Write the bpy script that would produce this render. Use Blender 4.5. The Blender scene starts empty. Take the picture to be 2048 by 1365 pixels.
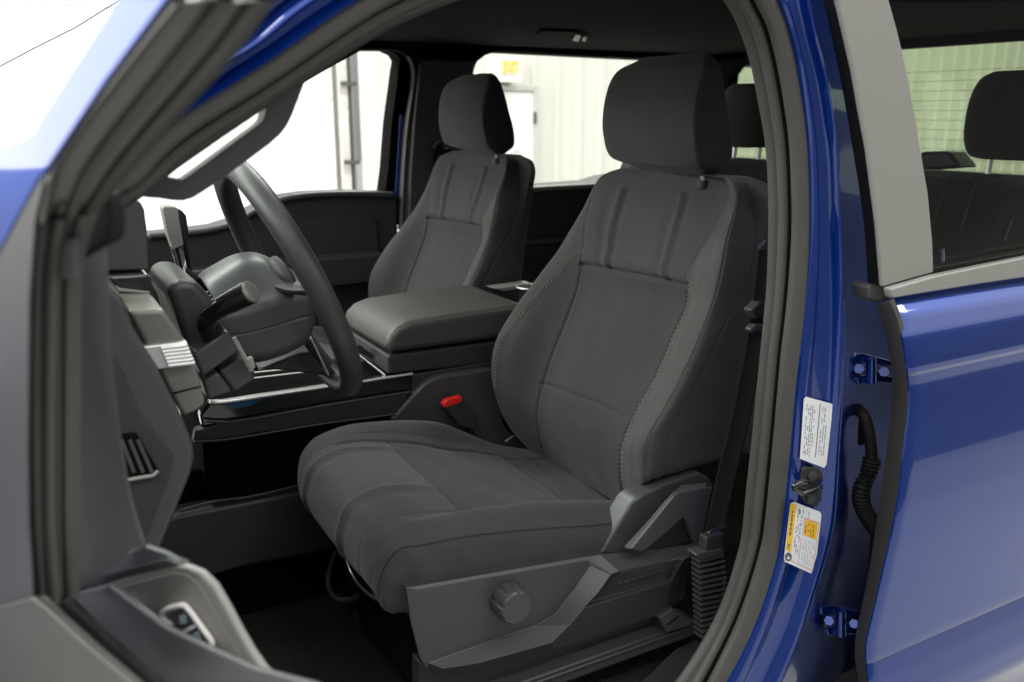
import bpy, bmesh, math, random
from mathutils import Vector, Matrix
random.seed(7)
sc = bpy.context.scene
COL = sc.collection
# ------------------------------------------------------------------ camera
FPX = 1750.0
PITCH = math.atan(457 / FPX)
YAW = math.radians(29.3)
CAM = Vector((0, -.85, 1.03))
FW = Vector((math.sin(YAW), math.cos(YAW), 0))
RT = Vector((math.cos(YAW), -math.sin(YAW), 0))
cd = bpy.data.cameras.new('camera')
cam = bpy.data.objects.new('camera', cd)
COL.objects.link(cam)
cam.location = CAM
cam.rotation_euler = (math.pi / 2 - PITCH, 0, -YAW)
cd.sensor_width = 36
cd.lens = FPX / 2048 * 36
cd.clip_start = .02
cd.clip_end = 200
cd.dof.use_dof = True
cd.dof.focus_distance = 1.5
cd.dof.aperture_fstop = 4.5
sc.camera = cam
# ------------------------------------------------------------------ world and lamps
w = bpy.data.worlds.new('World')
sc.world = w
w.use_nodes = True
nt = w.node_tree
nt.nodes.clear()
wo = nt.nodes.new('ShaderNodeOutputWorld')
bg = nt.nodes.new('ShaderNodeBackground')
tc = nt.nodes.new('ShaderNodeTexCoord')
sep = nt.nodes.new('ShaderNodeSeparateXYZ')
mr = nt.nodes.new('ShaderNodeMapRange')
cr = nt.nodes.new('ShaderNodeValToRGB')
mr.inputs['From Min'].default_value = -1
nt.links.new(tc.outputs['Generated'], sep.inputs[0])
nt.links.new(sep.outputs['Z'], mr.inputs['Value'])
nt.links.new(mr.outputs[0], cr.inputs[0])
cr.color_ramp.elements[0].position = .40
cr.color_ramp.elements[0].color = (.20, .20, .195, 1)
cr.color_ramp.elements[1].position = .66
cr.color_ramp.elements[1].color = (1.25, 1.235, 1.215, 1)
e = cr.color_ramp.elements.new(.53)
e.color = (.30, .31, .31, 1)
nt.links.new(cr.outputs[0], bg.inputs[0])
bg.inputs[1].default_value = 1.0
nt.links.new(bg.outputs[0], wo.inputs[0])


def area(name, loc, rot, sx, sy, power, col=(1, .985, .965)):
    l = bpy.data.lights.new(name, 'AREA')
    l.shape = 'RECTANGLE'
    l.size = sx
    l.size_y = sy
    l.energy = power
    l.color = col
    o = bpy.data.objects.new(name, l)
    COL.objects.link(o)
    o.location = loc
    o.rotation_euler = rot
    return o


for i, (x, y) in enumerate([(-2.2, -2.2), (1.6, -2.6), (5.2, -2.4)]):
    area('ceiling_lamp', (x, y, 4.2), (0, 0, 0), 2.6, .5, 60)
for i, x in enumerate([-7.0, -2.0, 3.5, 9.0]):
    area('wall_wash_fill', (x, 4.0, 4.2), (math.radians(-35), 0, 0), 4.0, .8, 330)  # added area lights that wash the far wall white
area('front_lamp', (-3.2, .9, 3.2), (0, math.radians(-52), 0), 1.6, 3.0, 150)
area('frame_reflection_fill', (-6.5, 3.0, 1.9), (0, math.radians(-90), 0), 2.6, 3.6, 170)  # added unseen light, placed for its reflection in the open door's window frame
sc.view_settings.view_transform = 'Standard'
sc.view_settings.look = 'None'
sc.view_settings.exposure = .12
sc.view_settings.gamma = 1
sc.cycles.use_denoising = True
sc.cycles.max_bounces = 8
sc.cycles.diffuse_bounces = 4
sc.cycles.transparent_max_bounces = 12
sc.cycles.sample_clamp_indirect = 4
sc.cycles.blur_glossy = .5


# ------------------------------------------------------------------ unproject a point of the view onto a real plane
def ray(px, py):
    a = (px - 1024) / FPX
    b = (682.5 - py) / FPX
    return FW * (math.cos(PITCH) + b * math.sin(PITCH)) + RT * a + Vector((0, 0, -math.sin(PITCH) + b * math.cos(PITCH)))


def Y(v): return (Vector((0, v, 0)), Vector((0, 1, 0)))
def X(v): return (Vector((v, 0, 0)), Vector((1, 0, 0)))
def Z(v): return (Vector((0, 0, v)), Vector((0, 0, 1)))


DN = Vector((.866, .5, 0))
DD = Vector((.5, -.866, 0))


def D(off): return (Vector((-.1386, 0, 0)) + DN * off, DN)       # planes of the open front door


def pt(px, py, pl):
    r = ray(px, py)
    return CAM + r * ((pl[0] - CAM).dot(pl[1]) / r.dot(pl[1]))


def pts(l, pl): return [pt(a, b, pl) for a, b in l]
def yp(l): return [pt(a, b, Y(c)) for a, b, c in l]


# ------------------------------------------------------------------ materials
def nodes(m):
    m.use_nodes = True
    return m.node_tree, m.node_tree.nodes['Principled BSDF']


def mat(name, col, rough=.6, metal=0, coat=0, bump=0, bscale=300, var=0, vscale=8, spec=.5, emit=None, sheen=0, bdist=.0004):
    m = bpy.data.materials.new(name)
    t, b = nodes(m)
    b.inputs['Base Color'].default_value = (*col, 1)
    b.inputs['Roughness'].default_value = rough
    b.inputs['Metallic'].default_value = metal
    b.inputs['Coat Weight'].default_value = coat
    b.inputs['Coat Roughness'].default_value = .04
    b.inputs['Specular IOR Level'].default_value = spec
    if sheen:
        b.inputs['Sheen Weight'].default_value = sheen
        b.inputs['Sheen Roughness'].default_value = .5
    tcn = t.nodes.new('ShaderNodeTexCoord')
    if bump:
        n = t.nodes.new('ShaderNodeTexNoise')
        n.inputs['Scale'].default_value = bscale
        n.inputs['Detail'].default_value = 3
        t.links.new(tcn.outputs['Object'], n.inputs['Vector'])
        bp = t.nodes.new('ShaderNodeBump')
        bp.inputs['Strength'].default_value = bump
        bp.inputs['Distance'].default_value = bdist
        t.links.new(n.outputs[0], bp.inputs['Height'])
        t.links.new(bp.outputs[0], b.inputs['Normal'])
    if var:
        n = t.nodes.new('ShaderNodeTexNoise')
        n.inputs['Scale'].default_value = vscale
        n.inputs['Detail'].default_value = 4
        t.links.new(tcn.outputs['Object'], n.inputs['Vector'])
        mx = t.nodes.new('ShaderNodeMix')
        mx.data_type = 'RGBA'
        mx.inputs['A'].default_value = (*[c * (1 - var) for c in col], 1)
        mx.inputs['B'].default_value = (*[min(1, c * (1 + var)) for c in col], 1)
        t.links.new(n.outputs[0], mx.inputs['Factor'])
        t.links.new(mx.outputs['Result'], b.inputs['Base Color'])
    if emit:
        b.inputs['Emission Color'].default_value = (*emit[0], 1)
        b.inputs['Emission Strength'].default_value = emit[1]
    return m


def fabric(name, col, scale=900.0):
    """woven cloth: two crossed waves as height, with a slight mottling of the yarn"""
    m = bpy.data.materials.new(name)
    t, b = nodes(m)
    b.inputs['Roughness'].default_value = .85
    b.inputs['Specular IOR Level'].default_value = .25
    b.inputs['Sheen Weight'].default_value = .12
    b.inputs['Sheen Roughness'].default_value = .45
    tcn = t.nodes.new('ShaderNodeTexCoord')
    hs = []
    for ax in ('X', 'Y', 'Z'):
        wv = t.nodes.new('ShaderNodeTexWave')
        wv.bands_direction = ax
        wv.inputs['Scale'].default_value = scale / 6.28 * .7
        wv.inputs['Distortion'].default_value = .6
        wv.inputs['Detail'].default_value = 1
        t.links.new(tcn.outputs['Object'], wv.inputs['Vector'])
        hs.append(wv)
    a1 = t.nodes.new('ShaderNodeMath')
    a1.operation = 'ADD'
    a2 = t.nodes.new('ShaderNodeMath')
    a2.operation = 'ADD'
    t.links.new(hs[0].outputs['Fac'], a1.inputs[0])
    t.links.new(hs[1].outputs['Fac'], a1.inputs[1])
    t.links.new(a1.outputs[0], a2.inputs[0])
    t.links.new(hs[2].outputs['Fac'], a2.inputs[1])
    n = t.nodes.new('ShaderNodeTexNoise')
    n.inputs['Scale'].default_value = 45
    n.inputs['Detail'].default_value = 6
    t.links.new(tcn.outputs['Object'], n.inputs['Vector'])
    n2 = t.nodes.new('ShaderNodeTexNoise')
    n2.inputs['Scale'].default_value = 700
    n2.inputs['Detail'].default_value = 2
    t.links.new(tcn.outputs['Object'], n2.inputs['Vector'])
    ad = t.nodes.new('ShaderNodeMath')
    ad.operation = 'MULTIPLY_ADD'
    t.links.new(n2.outputs[0], ad.inputs[0])
    ad.inputs[1].default_value = .9
    ml = t.nodes.new('ShaderNodeMath')
    ml.operation = 'MULTIPLY_ADD'
    t.links.new(n.outputs[0], ml.inputs[0])
    ml.inputs[1].default_value = .35
    ml.inputs[2].default_value = .32
    t.links.new(ml.outputs[0], ad.inputs[2])
    mr = t.nodes.new('ShaderNodeMapRange')
    mr.inputs['From Min'].default_value = .6
    mr.inputs['From Max'].default_value = 1.25
    t.links.new(ad.outputs[0], mr.inputs['Value'])
    mx = t.nodes.new('ShaderNodeMix')
    mx.data_type = 'RGBA'
    mx.inputs['A'].default_value = (*[c * .80 for c in col], 1)
    mx.inputs['B'].default_value = (*[c * 1.20 for c in col], 1)
    t.links.new(mr.outputs[0], mx.inputs['Factor'])
    t.links.new(mx.outputs['Result'], b.inputs['Base Color'])
    bp = t.nodes.new('ShaderNodeBump')
    bp.inputs['Strength'].default_value = .35
    bp.inputs['Distance'].default_value = .0006
    t.links.new(a2.outputs[0], bp.inputs['Height'])
    bp2 = t.nodes.new('ShaderNodeBump')
    bp2.inputs['Strength'].default_value = .12
    bp2.inputs['Distance'].default_value = .004
    t.links.new(n.outputs[0], bp2.inputs['Height'])
    t.links.new(bp.outputs[0], bp2.inputs['Normal'])
    t.links.new(bp2.outputs[0], b.inputs['Normal'])
    return m


def glass(name, col, refl=.08):
    m = bpy.data.materials.new(name)
    m.use_nodes = True
    t = m.node_tree
    t.nodes.clear()
    o = t.nodes.new('ShaderNodeOutputMaterial')
    mx = t.nodes.new('ShaderNodeMixShader')
    tr = t.nodes.new('ShaderNodeBsdfTransparent')
    gl = t.nodes.new('ShaderNodeBsdfGlossy')
    tr.inputs[0].default_value = (*col, 1)
    gl.inputs['Roughness'].default_value = .02
    mx.inputs[0].default_value = refl
    t.links.new(tr.outputs[0], mx.inputs[1])
    t.links.new(gl.outputs[0], mx.inputs[2])
    t.links.new(mx.outputs[0], o.inputs[0])
    return m


M = {}
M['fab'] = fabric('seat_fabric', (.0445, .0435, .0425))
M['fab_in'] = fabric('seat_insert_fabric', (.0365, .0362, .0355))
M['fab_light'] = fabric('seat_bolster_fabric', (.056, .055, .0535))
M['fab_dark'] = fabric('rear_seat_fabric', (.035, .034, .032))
M['stitch'] = mat('grey_thread', (.20, .20, .185), .85)
M['seam'] = mat('seam_thread', (.03, .03, .028), .9)
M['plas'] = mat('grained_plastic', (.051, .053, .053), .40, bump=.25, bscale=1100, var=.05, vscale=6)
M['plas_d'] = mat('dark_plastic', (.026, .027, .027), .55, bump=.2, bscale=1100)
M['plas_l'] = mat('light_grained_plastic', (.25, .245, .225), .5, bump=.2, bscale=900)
M['plas_g'] = mat('slate_plastic', (.066, .070, .072), .45, bump=.2, bscale=900)
M['galv'] = mat('galvanised', (.62, .62, .57), .6, metal=.1, var=.4, vscale=14)
M['galv_d'] = mat('dark_steel', (.10, .10, .09), .5, metal=.3)
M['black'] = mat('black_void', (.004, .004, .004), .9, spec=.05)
M['gloss'] = mat('gloss_black', (.008, .009, .010), .12, coat=.6)
M['rubber'] = mat('rubber', (.060, .059, .053), .5, bump=.15, bscale=500, var=.12, vscale=30)
M['rubber_l'] = mat('sheen_rubber', (.11, .11, .10), .35, bump=.1, bscale=500)  # pale base colour stands in for the reflection along glossy black weatherstrip
M['rubber_d'] = mat('dark_rubber', (.010, .010, .0095), .6, spec=.2)
M['leather'] = mat('leatherette', (.056, .056, .053), .45, bump=.35, bscale=700, var=.05)
M['wheel'] = mat('wheel_leather', (.036, .036, .035), .45, bump=.3, bscale=900)
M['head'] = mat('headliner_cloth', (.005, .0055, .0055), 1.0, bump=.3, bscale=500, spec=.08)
M['carpet'] = mat('carpet', (.034, .031, .028), 1.0, bump=1, bscale=500, var=.4, vscale=60, spec=.1, bdist=.003)
M['chrome'] = mat('satin_chrome', (.80, .80, .78), .35, metal=.8)
M['metal'] = mat('bright_metal', (.6, .6, .58), .3, metal=1)
M['greige'] = mat('metallic_trim', (.17, .172, .15), .38, metal=.3, bump=.08, bscale=900)
M['red'] = mat('red_plastic', (.75, .02, .012), .4)
M['white'] = mat('white_print', (.75, .78, .78), .4)
M['yellow'] = mat('yellow_print', (.85, .50, .02), .4)
M['ink'] = mat('ink', (.12, .12, .14), .6)
M['pink'] = mat('red_ink', (.75, .30, .30), .6)
M['icon'] = mat('icon_print', (.45, .60, .62), .5)
M['gl_green'] = glass('tinted_windscreen', (.92, .955, .935))
M['gl_rear'] = glass('green_rear_glass', (.66, .72, .60), .03)
M['gl_clear'] = glass('side_glass', (.97, .98, .96), .015)
# metallic blue paint: saturated base, flakes, clear coat
m = mat('blue_paint', (.0006, .036, .26), .34, metal=.7, coat=1.0, spec=.3)
t, b = nodes(m)
n = t.nodes.new('ShaderNodeTexNoise')
n.inputs['Scale'].default_value = 1800
tcn = t.nodes.new('ShaderNodeTexCoord')
t.links.new(tcn.outputs['Object'], n.inputs['Vector'])
bp = t.nodes.new('ShaderNodeBump')
bp.inputs['Strength'].default_value = .05
bp.inputs['Distance'].default_value = .00003
t.links.new(n.outputs[0], bp.inputs['Height'])
t.links.new(bp.outputs[0], b.inputs['Normal'])
b.inputs['Coat IOR'].default_value = 1.66
M['blue'] = m
# ------------------------------------------------------------------ building helpers


def link(name, me, m, parent, smooth=True, bev=0, seg=3, label=None):
    o = bpy.data.objects.new(name, me)
    COL.objects.link(o)
    for k in (m if isinstance(m, (list, tuple)) else [m]):
        me.materials.append(k)
    if parent is not None:
        o.parent = parent
        o.matrix_parent_inverse = Matrix.Identity(4)
        # vertices are given in world space; bring them into the root's space
        off = ROOTLOC if parent is ROOT else None
        if off is not None:
            o.location = -off
    if smooth:
        for p in me.polygons:
            p.use_smooth = True
    if bev:
        b = o.modifiers.new('edge_rounding', 'BEVEL')
        b.width = bev
        b.segments = seg
        b.limit_method = 'ANGLE'
        b.angle_limit = math.radians(32)
        b.harden_normals = False
    if label:
        o['label'] = label
    return o


def mesh(name, vs, fs, m, parent, **k):
    me = bpy.data.meshes.new(name)
    me.from_pydata([tuple(v) for v in vs], [], fs)
    me.validate()
    bm = bmesh.new()
    bm.from_mesh(me)
    bmesh.ops.recalc_face_normals(bm, faces=bm.faces)
    bm.to_mesh(me)
    bm.free()
    if k.pop('flat', False):
        k['smooth'] = False
    return link(name, me, m, parent, **k)


def autosmooth(o, deg=40):
    me = o.data
    bm = bmesh.new()
    bm.from_mesh(me)
    for e in bm.edges:
        if len(e.link_faces) == 2 and e.calc_face_angle(0) > math.radians(deg):
            e.smooth = False
    bm.to_mesh(me)
    bm.free()


def slab(name, front, back, m, parent, bev=.004, seg=3, **k):
    """polygon (3D loop) given real thickness by the vector back"""
    n = len(front)
    back = Vector(back)
    vs = list(front) + [v + back for v in front]
    fs = [tuple(range(n)), tuple(range(2 * n - 1, n - 1, -1))] + [(i, (i + 1) % n, n + (i + 1) % n, n + i) for i in range(n)]
    o = mesh(name, vs, fs, m, parent, bev=bev, seg=seg, **k)
    wn = o.modifiers.new('wn', 'WEIGHTED_NORMAL')
    wn.keep_sharp = False
    return o


def box(name, lo, hi, m, parent, bev=.004, **k):
    x0, y0, z0 = lo
    x1, y1, z1 = hi
    return slab(name, [Vector((x0, y0, z0)), Vector((x1, y0, z0)), Vector((x1, y0, z1)), Vector((x0, y0, z1))], (0, y1 - y0, 0), m, parent, bev=bev, **k)


def cr1(p0, p1, p2, p3, t):
    return .5 * ((2 * p1) + (p2 - p0) * t + (2 * p0 - 5 * p1 + 4 * p2 - p3) * t * t + (3 * p1 - p0 - 3 * p2 + p3) * t ** 3)


def crv(l, s, closed=False):
    """Catmull-Rom through l at parameter s (0..len-1)"""
    n = len(l)
    if closed:
        i = int(math.floor(s))
        return cr1(l[(i - 1) % n], l[i % n], l[(i + 1) % n], l[(i + 2) % n], s - i)
    i = min(max(int(math.floor(s)), 0), n - 2)
    return cr1(l[i - 1] if i else l[0] * 2 - l[1], l[i], l[i + 1], l[i + 2] if i + 2 < n else l[-1] * 2 - l[-2], s - i)


def cent(p0, p1, p2, p3, t):
    """centripetal Catmull-Rom: no loops where the points are unevenly spaced"""
    t1 = max(1e-5, (p1 - p0).length) ** .5
    t2 = t1 + max(1e-5, (p2 - p1).length) ** .5
    t3 = t2 + max(1e-5, (p3 - p2).length) ** .5
    t = t1 + (t2 - t1) * t
    a1 = p0 * ((t1 - t) / t1) + p1 * (t / t1)
    a2 = p1 * ((t2 - t) / (t2 - t1)) + p2 * ((t - t1) / (t2 - t1))
    a3 = p2 * ((t3 - t) / (t3 - t2)) + p3 * ((t - t2) / (t3 - t2))
    b1 = a1 * ((t2 - t) / t2) + a2 * (t / t2)
    b2 = a2 * ((t3 - t) / (t3 - t1)) + a3 * ((t - t1) / (t3 - t1))
    return b1 * ((t2 - t) / (t2 - t1)) + b2 * ((t - t1) / (t2 - t1))


def smooth_path(l, k=6, closed=False):
    n = len(l)
    m_ = n if closed else n - 1
    r = []
    for i in range(m_):
        if closed:
            q = [l[(i - 1) % n], l[i], l[(i + 1) % n], l[(i + 2) % n]]
        else:
            q = [l[i - 1] if i else l[0] * 2 - l[1], l[i], l[i + 1], l[i + 2] if i + 2 < n else l[-1] * 2 - l[-2]]
        r += [cent(*q, j / k) for j in range(k)]
    if not closed:
        r.append(l[-1].copy())
    return r


def relax(l, it=4):
    for _ in range(it):
        l = [l[0]] + [(l[i - 1] + l[i] * 2 + l[i + 1]) / 4 for i in range(1, len(l) - 1)] + [l[-1]]
    return l


def holed_slab(name, outer, inner, back, m, parent, bev=.004, seg=3, **k):
    """plate with an opening"""
    bm = bmesh.new()
    loops = []
    for L in (outer, inner):
        v = [bm.verts.new(p) for p in L]
        loops.append(v)
        for i in range(len(v)):
            bm.edges.new((v[i], v[(i + 1) % len(v)]))
    bmesh.ops.triangle_fill(bm, edges=bm.edges[:], use_beauty=True)
    back = Vector(back)
    fr = [[v.index for v in f.verts] for f in (bm.verts.index_update() or bm.faces)]
    vs = [v.co.copy() for v in bm.verts]
    n = len(vs)
    vs += [v + back for v in vs]
    fs = [tuple(f) for f in fr] + [tuple(n + i for i in reversed(f)) for f in fr]
    for v in loops:
        ix = [q.index for q in v]
        for i in range(len(ix)):
            a, b = ix[i], ix[(i + 1) % len(ix)]
            fs.append((a, b, n + b, n + a))
    bm.free()
    o = mesh(name, vs, fs, m, parent, bev=bev, seg=seg, **k)
    o.modifiers.new('wn', 'WEIGHTED_NORMAL')
    return o


def resample(l, n):
    d = [0]
    for a, b in zip(l, l[1:]):
        d.append(d[-1] + (b - a).length)
    out = []
    j = 0
    for i in range(n):
        s = d[-1] * i / (n - 1)
        while j < len(l) - 2 and d[j + 1] < s:
            j += 1
        t = (s - d[j]) / max(1e-9, d[j + 1] - d[j])
        out.append(l[j].lerp(l[j + 1], min(1, t)))
    return out


def tube(name, path, r, m, parent, seg=10, closed=False, smoothk=0, flat_=1.0, **k):
    if smoothk:
        path = smooth_path(path, smoothk, closed)
    n = len(path)
    rs = r if isinstance(r, (list, tuple)) else [r] * n
    if len(rs) != n:
        rs = [rs[min(len(rs) - 1, int(i * (len(rs) - 1) / max(1, n - 1)))] * (1 - ((i * (len(rs) - 1) / max(1, n - 1)) % 1)) + rs[min(len(rs) - 1, int(i * (len(rs) - 1) / max(1, n - 1)) + 1)] * ((i * (len(rs) - 1) / max(1, n - 1)) % 1) for i in range(n)]
    vs, fs = [], []
    up = None
    for i, p in enumerate(path):
        a = path[(i - 1) % n] if (closed or i) else p
        b = path[(i + 1) % n] if (closed or i < n - 1) else p
        t = (b - a).normalized()
        if up is None:
            up = t.cross(Vector((.3, .2, 1))).normalized()
        up = (up - t * up.dot(t)).normalized()
        s = t.cross(up)
        for j in range(seg):
            an = 2 * math.pi * j / seg
            vs.append(p + up * math.cos(an) * rs[i] + s * math.sin(an) * rs[i] * flat_)
    for i in range(n if closed else n - 1):
        for j in range(seg):
            fs.append((i * seg + j, i * seg + (j + 1) % seg, ((i + 1) % n) * seg + (j + 1) % seg, ((i + 1) % n) * seg + j))
    if not closed:
        fs.append(tuple(range(seg)))
        fs.append(tuple(range((n - 1) * seg, n * seg)))
    o = mesh(name, vs, fs, m, parent, **k)
    autosmooth(o, 50)
    return o


def band(name, A, B, prof, m, parent, n=60, hint=(0, -1, 0), sm=4, depth=.02, raw=False, near=False, zones=(), **k):
    """strip between two edge curves A and B; prof = (a, height) across; closed at the back"""
    if not raw:
        A = relax(resample(smooth_path(A, sm), n), 3)
        if near:
            Bd = resample(smooth_path(B, sm), n * 4)
            j = 0
            fr = []
            for i in range(n):
                c = min(range(j, min(len(Bd), j + 40)), key=lambda q: (Bd[q] - A[i]).length)
                j = c
                fr.append(float(c))
            fr[0], fr[-1] = fr[0], fr[-1]
            for _ in range(12):
                fr = [fr[0]] + [(fr[i - 1] + fr[i] * 2 + fr[i + 1]) / 4 for i in range(1, n - 1)] + [fr[-1]]
            B = [Bd[int(f)].lerp(Bd[min(int(f) + 1, len(Bd) - 1)], f - int(f)) for f in fr]
        else:
            B = relax(resample(smooth_path(B, sm), n), 3)
    n = len(A)
    vs, fs = [], []
    h = Vector(hint)
    kx = len(prof)
    for i in range(n):
        t = (A[min(i + 1, n - 1)] - A[max(i - 1, 0)]).normalized()
        s = (B[i] - A[i])
        nn = s.cross(t).normalized()
        if nn.dot(h) < 0:
            nn = -nn
        h = nn
        for a, q in prof:
            vs.append(A[i] + s * a + nn * q)
        vs.append(B[i] - nn * depth)
        vs.append(A[i] - nn * depth)
    w_ = kx + 2
    for i in range(n - 1):
        for j in range(w_):
            fs.append((i * w_ + j, i * w_ + (j + 1) % w_, (i + 1) * w_ + (j + 1) % w_, (i + 1) * w_ + j))
    fs.append(tuple(range(w_)))
    fs.append(tuple(range((n - 1) * w_, n * w_)))
    o = mesh(name, vs, fs, m, parent, **k)
    if zones:
        for p in o.data.polygons:
            if len(p.vertices) == 4:
                ix = sorted(v % w_ for v in p.vertices)
                if ix[-1] < kx:
                    a = (prof[ix[0]][0] + prof[ix[-1]][0]) / 2
                    for z0, z1, mi in zones:
                        if z0 <= a <= z1:
                            p.material_index = mi
    autosmooth(o, 50)
    return o


def lobes(spec, res=5):
    """spec = [(a0,a1,height)] round ridges with grooves between"""
    out = []
    for a0, a1, h in spec:
        for i in range(res + 1):
            t = i / res
            out.append((a0 + (a1 - a0) * (.5 - .5 * math.cos(math.pi * t)), h * math.sin(math.pi * t) ** .6 if 0 < t < 1 else 0.0))
    return out


def barrel(name, rings, m, parent, ures=6, vres=6, disp=None, useams=(), vseams=(), cap=True, matf=None):
    """closed skin through rings of equal length; disp(u,v)->metres outward"""
    nu, nv = len(rings[0]), len(rings)
    us = set(i / ures for i in range(nu * ures))
    for s in useams:
        for d in (-.14, -.09, -.055, -.025, 0, .025, .055, .09, .14):
            us.add((s + d) % nu)
    us = sorted(us)
    vv = set(i / vres for i in range((nv - 1) * vres + 1))
    for s in vseams:
        for d in (-.14, -.09, -.055, -.025, 0, .025, .055, .09, .14):
            if 0 < s + d < nv - 1:
                vv.add(s + d)
    vv = sorted(vv)
    grid = []
    colsv = [[crv([rings[j][i] for j in range(nv)], v) for v in vv] for i in range(nu)]
    for jv in range(len(vv)):
        ring = [colsv[i][jv] for i in range(nu)]
        grid.append([crv(ring, u, True) for u in us])
    NU, NV = len(us), len(vv)
    cens = [sum(r, Vector()) / NU for r in grid]
    acc = 0
    for j in range(1, NV - 1):
        for i in range(NU):
            acc += (grid[j][(i + 1) % NU] - grid[j][i - 1]).cross(grid[j + 1][i] - grid[j - 1][i]).dot(grid[j][i] - cens[j])
    sgn = 1 if acc > 0 else -1
    if disp:
        new = []
        for j in range(NV):
            row = []
            for i in range(NU):
                du = grid[j][(i + 1) % NU] - grid[j][i - 1]
                dv = grid[min(j + 1, NV - 1)][i] - grid[max(j - 1, 0)][i]
                nn = du.cross(dv)
                if nn.length < 1e-12:
                    row.append(grid[j][i]); continue
                nn.normalize()
                nn = nn * sgn
                row.append(grid[j][i] + nn * disp(us[i], vv[j]))
            new.append(row)
        grid = new
    vs = [p for r in grid for p in r]
    fs = []
    mi = []
    for j in range(NV - 1):
        for i in range(NU):
            fs.append((j * NU + i, j * NU + (i + 1) % NU, (j + 1) * NU + (i + 1) % NU, (j + 1) * NU + i))
            mi.append(matf((us[i] + 1e-4) % nu, vv[j] + 1e-4) if matf else 0)
    if cap:
        for j in (0, NV - 1):
            c = sum(grid[j], Vector()) / NU
            vs.append(c)
            ci = len(vs) - 1
            for i in range(NU):
                fs.append((j * NU + i, j * NU + (i + 1) % NU, ci))
                mi.append(0)
    me = bpy.data.meshes.new(name)
    me.from_pydata([tuple(v) for v in vs], [], fs)
    for p, k in zip(me.polygons, mi):
        p.material_index = k
    bm = bmesh.new()
    bm.from_mesh(me)
    bmesh.ops.recalc_face_normals(bm, faces=bm.faces)
    bm.to_mesh(me)
    bm.free()
    o = link(name, me, m, parent)

    def at(u, v, out=0.0):
        ring = [crv([rings[q][i] for q in range(nv)], v) for i in range(nu)]
        p = crv(ring, u, True)
        e = .02
        du = crv(ring, u + e, True) - crv(ring, u - e, True)
        r2 = [crv([rings[q][i] for q in range(nv)], min(v + e, nv - 1)) for i in range(nu)]
        dv = crv(r2, u, True) - p
        nn = du.cross(dv).normalized()
        nn = nn * sgn
        d = disp(u, v) if disp else 0
        return p + nn * (out + d), nn
    return o, at




def dashes(name, path, m, parent, length=.0045, gap=.0025, r=.0007, slant=.0):
    """row of thread stitches along a path of (point, normal)"""
    P = [p for p, n in path]
    d = [0]
    for a, b in zip(P, P[1:]):
        d.append(d[-1] + (b - a).length)
    vs, fs = [], []

    def at(s):
        for i in range(len(d) - 1):
            if d[i + 1] >= s:
                t = (s - d[i]) / max(1e-9, d[i + 1] - d[i])
                return P[i].lerp(P[i + 1], t), path[i][1].lerp(path[i + 1][1], t)
        return P[-1], path[-1][1]
    s = 0
    while s + length < d[-1]:
        a, na = at(s)
        b, nb = at(s + length)
        tv = (b - a).normalized()
        sd = tv.cross(na).normalized()
        a = a + sd * slant
        b = b - sd * slant
        tv = (b - a).normalized()
        sd = tv.cross(na).normalized()
        b0 = len(vs)
        mid = (a + b) / 2 + na * r * 1.2
        for c, q in ((a, .5), (mid, 1), (b, .5)):
            for an in range(6):
                th = an * math.pi / 3
                vs.append(c + sd * math.cos(th) * r * q + na * math.sin(th) * r * q)
        for k in range(2):
            for an in range(6):
                fs.append((b0 + k * 6 + an, b0 + k * 6 + (an + 1) % 6, b0 + (k + 1) * 6 + (an + 1) % 6, b0 + (k + 1) * 6 + an))
        fs.append(tuple(b0 + q for q in range(6)))
        fs.append(tuple(b0 + 12 + q for q in range(6)))
        s += length + gap
    return mesh(name, vs, fs, m, parent)


def colz(l, z):
    """point on a polyline (sorted by falling z) at height z"""
    P = yp(l)
    if z >= P[0].z:
        return P[0].copy()
    for a, b in zip(P, P[1:]):
        if a.z >= z >= b.z:
            return a.lerp(b, (a.z - z) / max(1e-9, a.z - b.z))
    return P[-1].copy()


def g(x, s): return math.exp(-(x / s) ** 2)


def join(name, objs, parent, label=None):
    """merge meshes of one part into one mesh"""
    me = bpy.data.meshes.new(name)
    bm = bmesh.new()
    mats = []
    dg = None
    for o in objs:
        dg = bpy.context.evaluated_depsgraph_get()
        ev = o.evaluated_get(dg)
        tmp = bpy.data.meshes.new_from_object(ev)
        base = []
        for s in o.data.materials:
            if s not in mats:
                mats.append(s)
            base.append(mats.index(s))
        for p in tmp.polygons:
            p.material_index = base[p.material_index] if base else 0
        bm.from_mesh(tmp)
        bpy.data.meshes.remove(tmp)
    bm.to_mesh(me)
    bm.free()
    for o in objs:
        bpy.data.objects.remove(o)
    r = bpy.data.objects.new(name, me)
    COL.objects.link(r)
    for m_ in mats:
        me.materials.append(m_)
    r.parent = parent
    if parent is ROOT:
        r.location = -ROOTLOC
    if label:
        r['label'] = label
    return r


def tag(o, label, cat, group=None):
    o['label'] = label
    o['category'] = cat
    if group:
        o['group'] = group
    return o


GZ = -.67
ROOTLOC = Vector((1.0, 1.0, GZ))
ROOT = bpy.data.objects.new('pickup_truck', None)
COL.objects.link(ROOT)
ROOT.location = ROOTLOC
tag(ROOT, 'blue pickup truck with its front door open, showing dark grey cloth seats', 'truck')


def part(name, label=None):
    e = bpy.data.objects.new(name, None)
    COL.objects.link(e)
    e.parent = ROOT
    e.location = -ROOTLOC
    if label:
        e['label'] = label
    return e


# ================================================================== SETTING
def struct(o):
    o['kind'] = 'structure'
    return o


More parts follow.
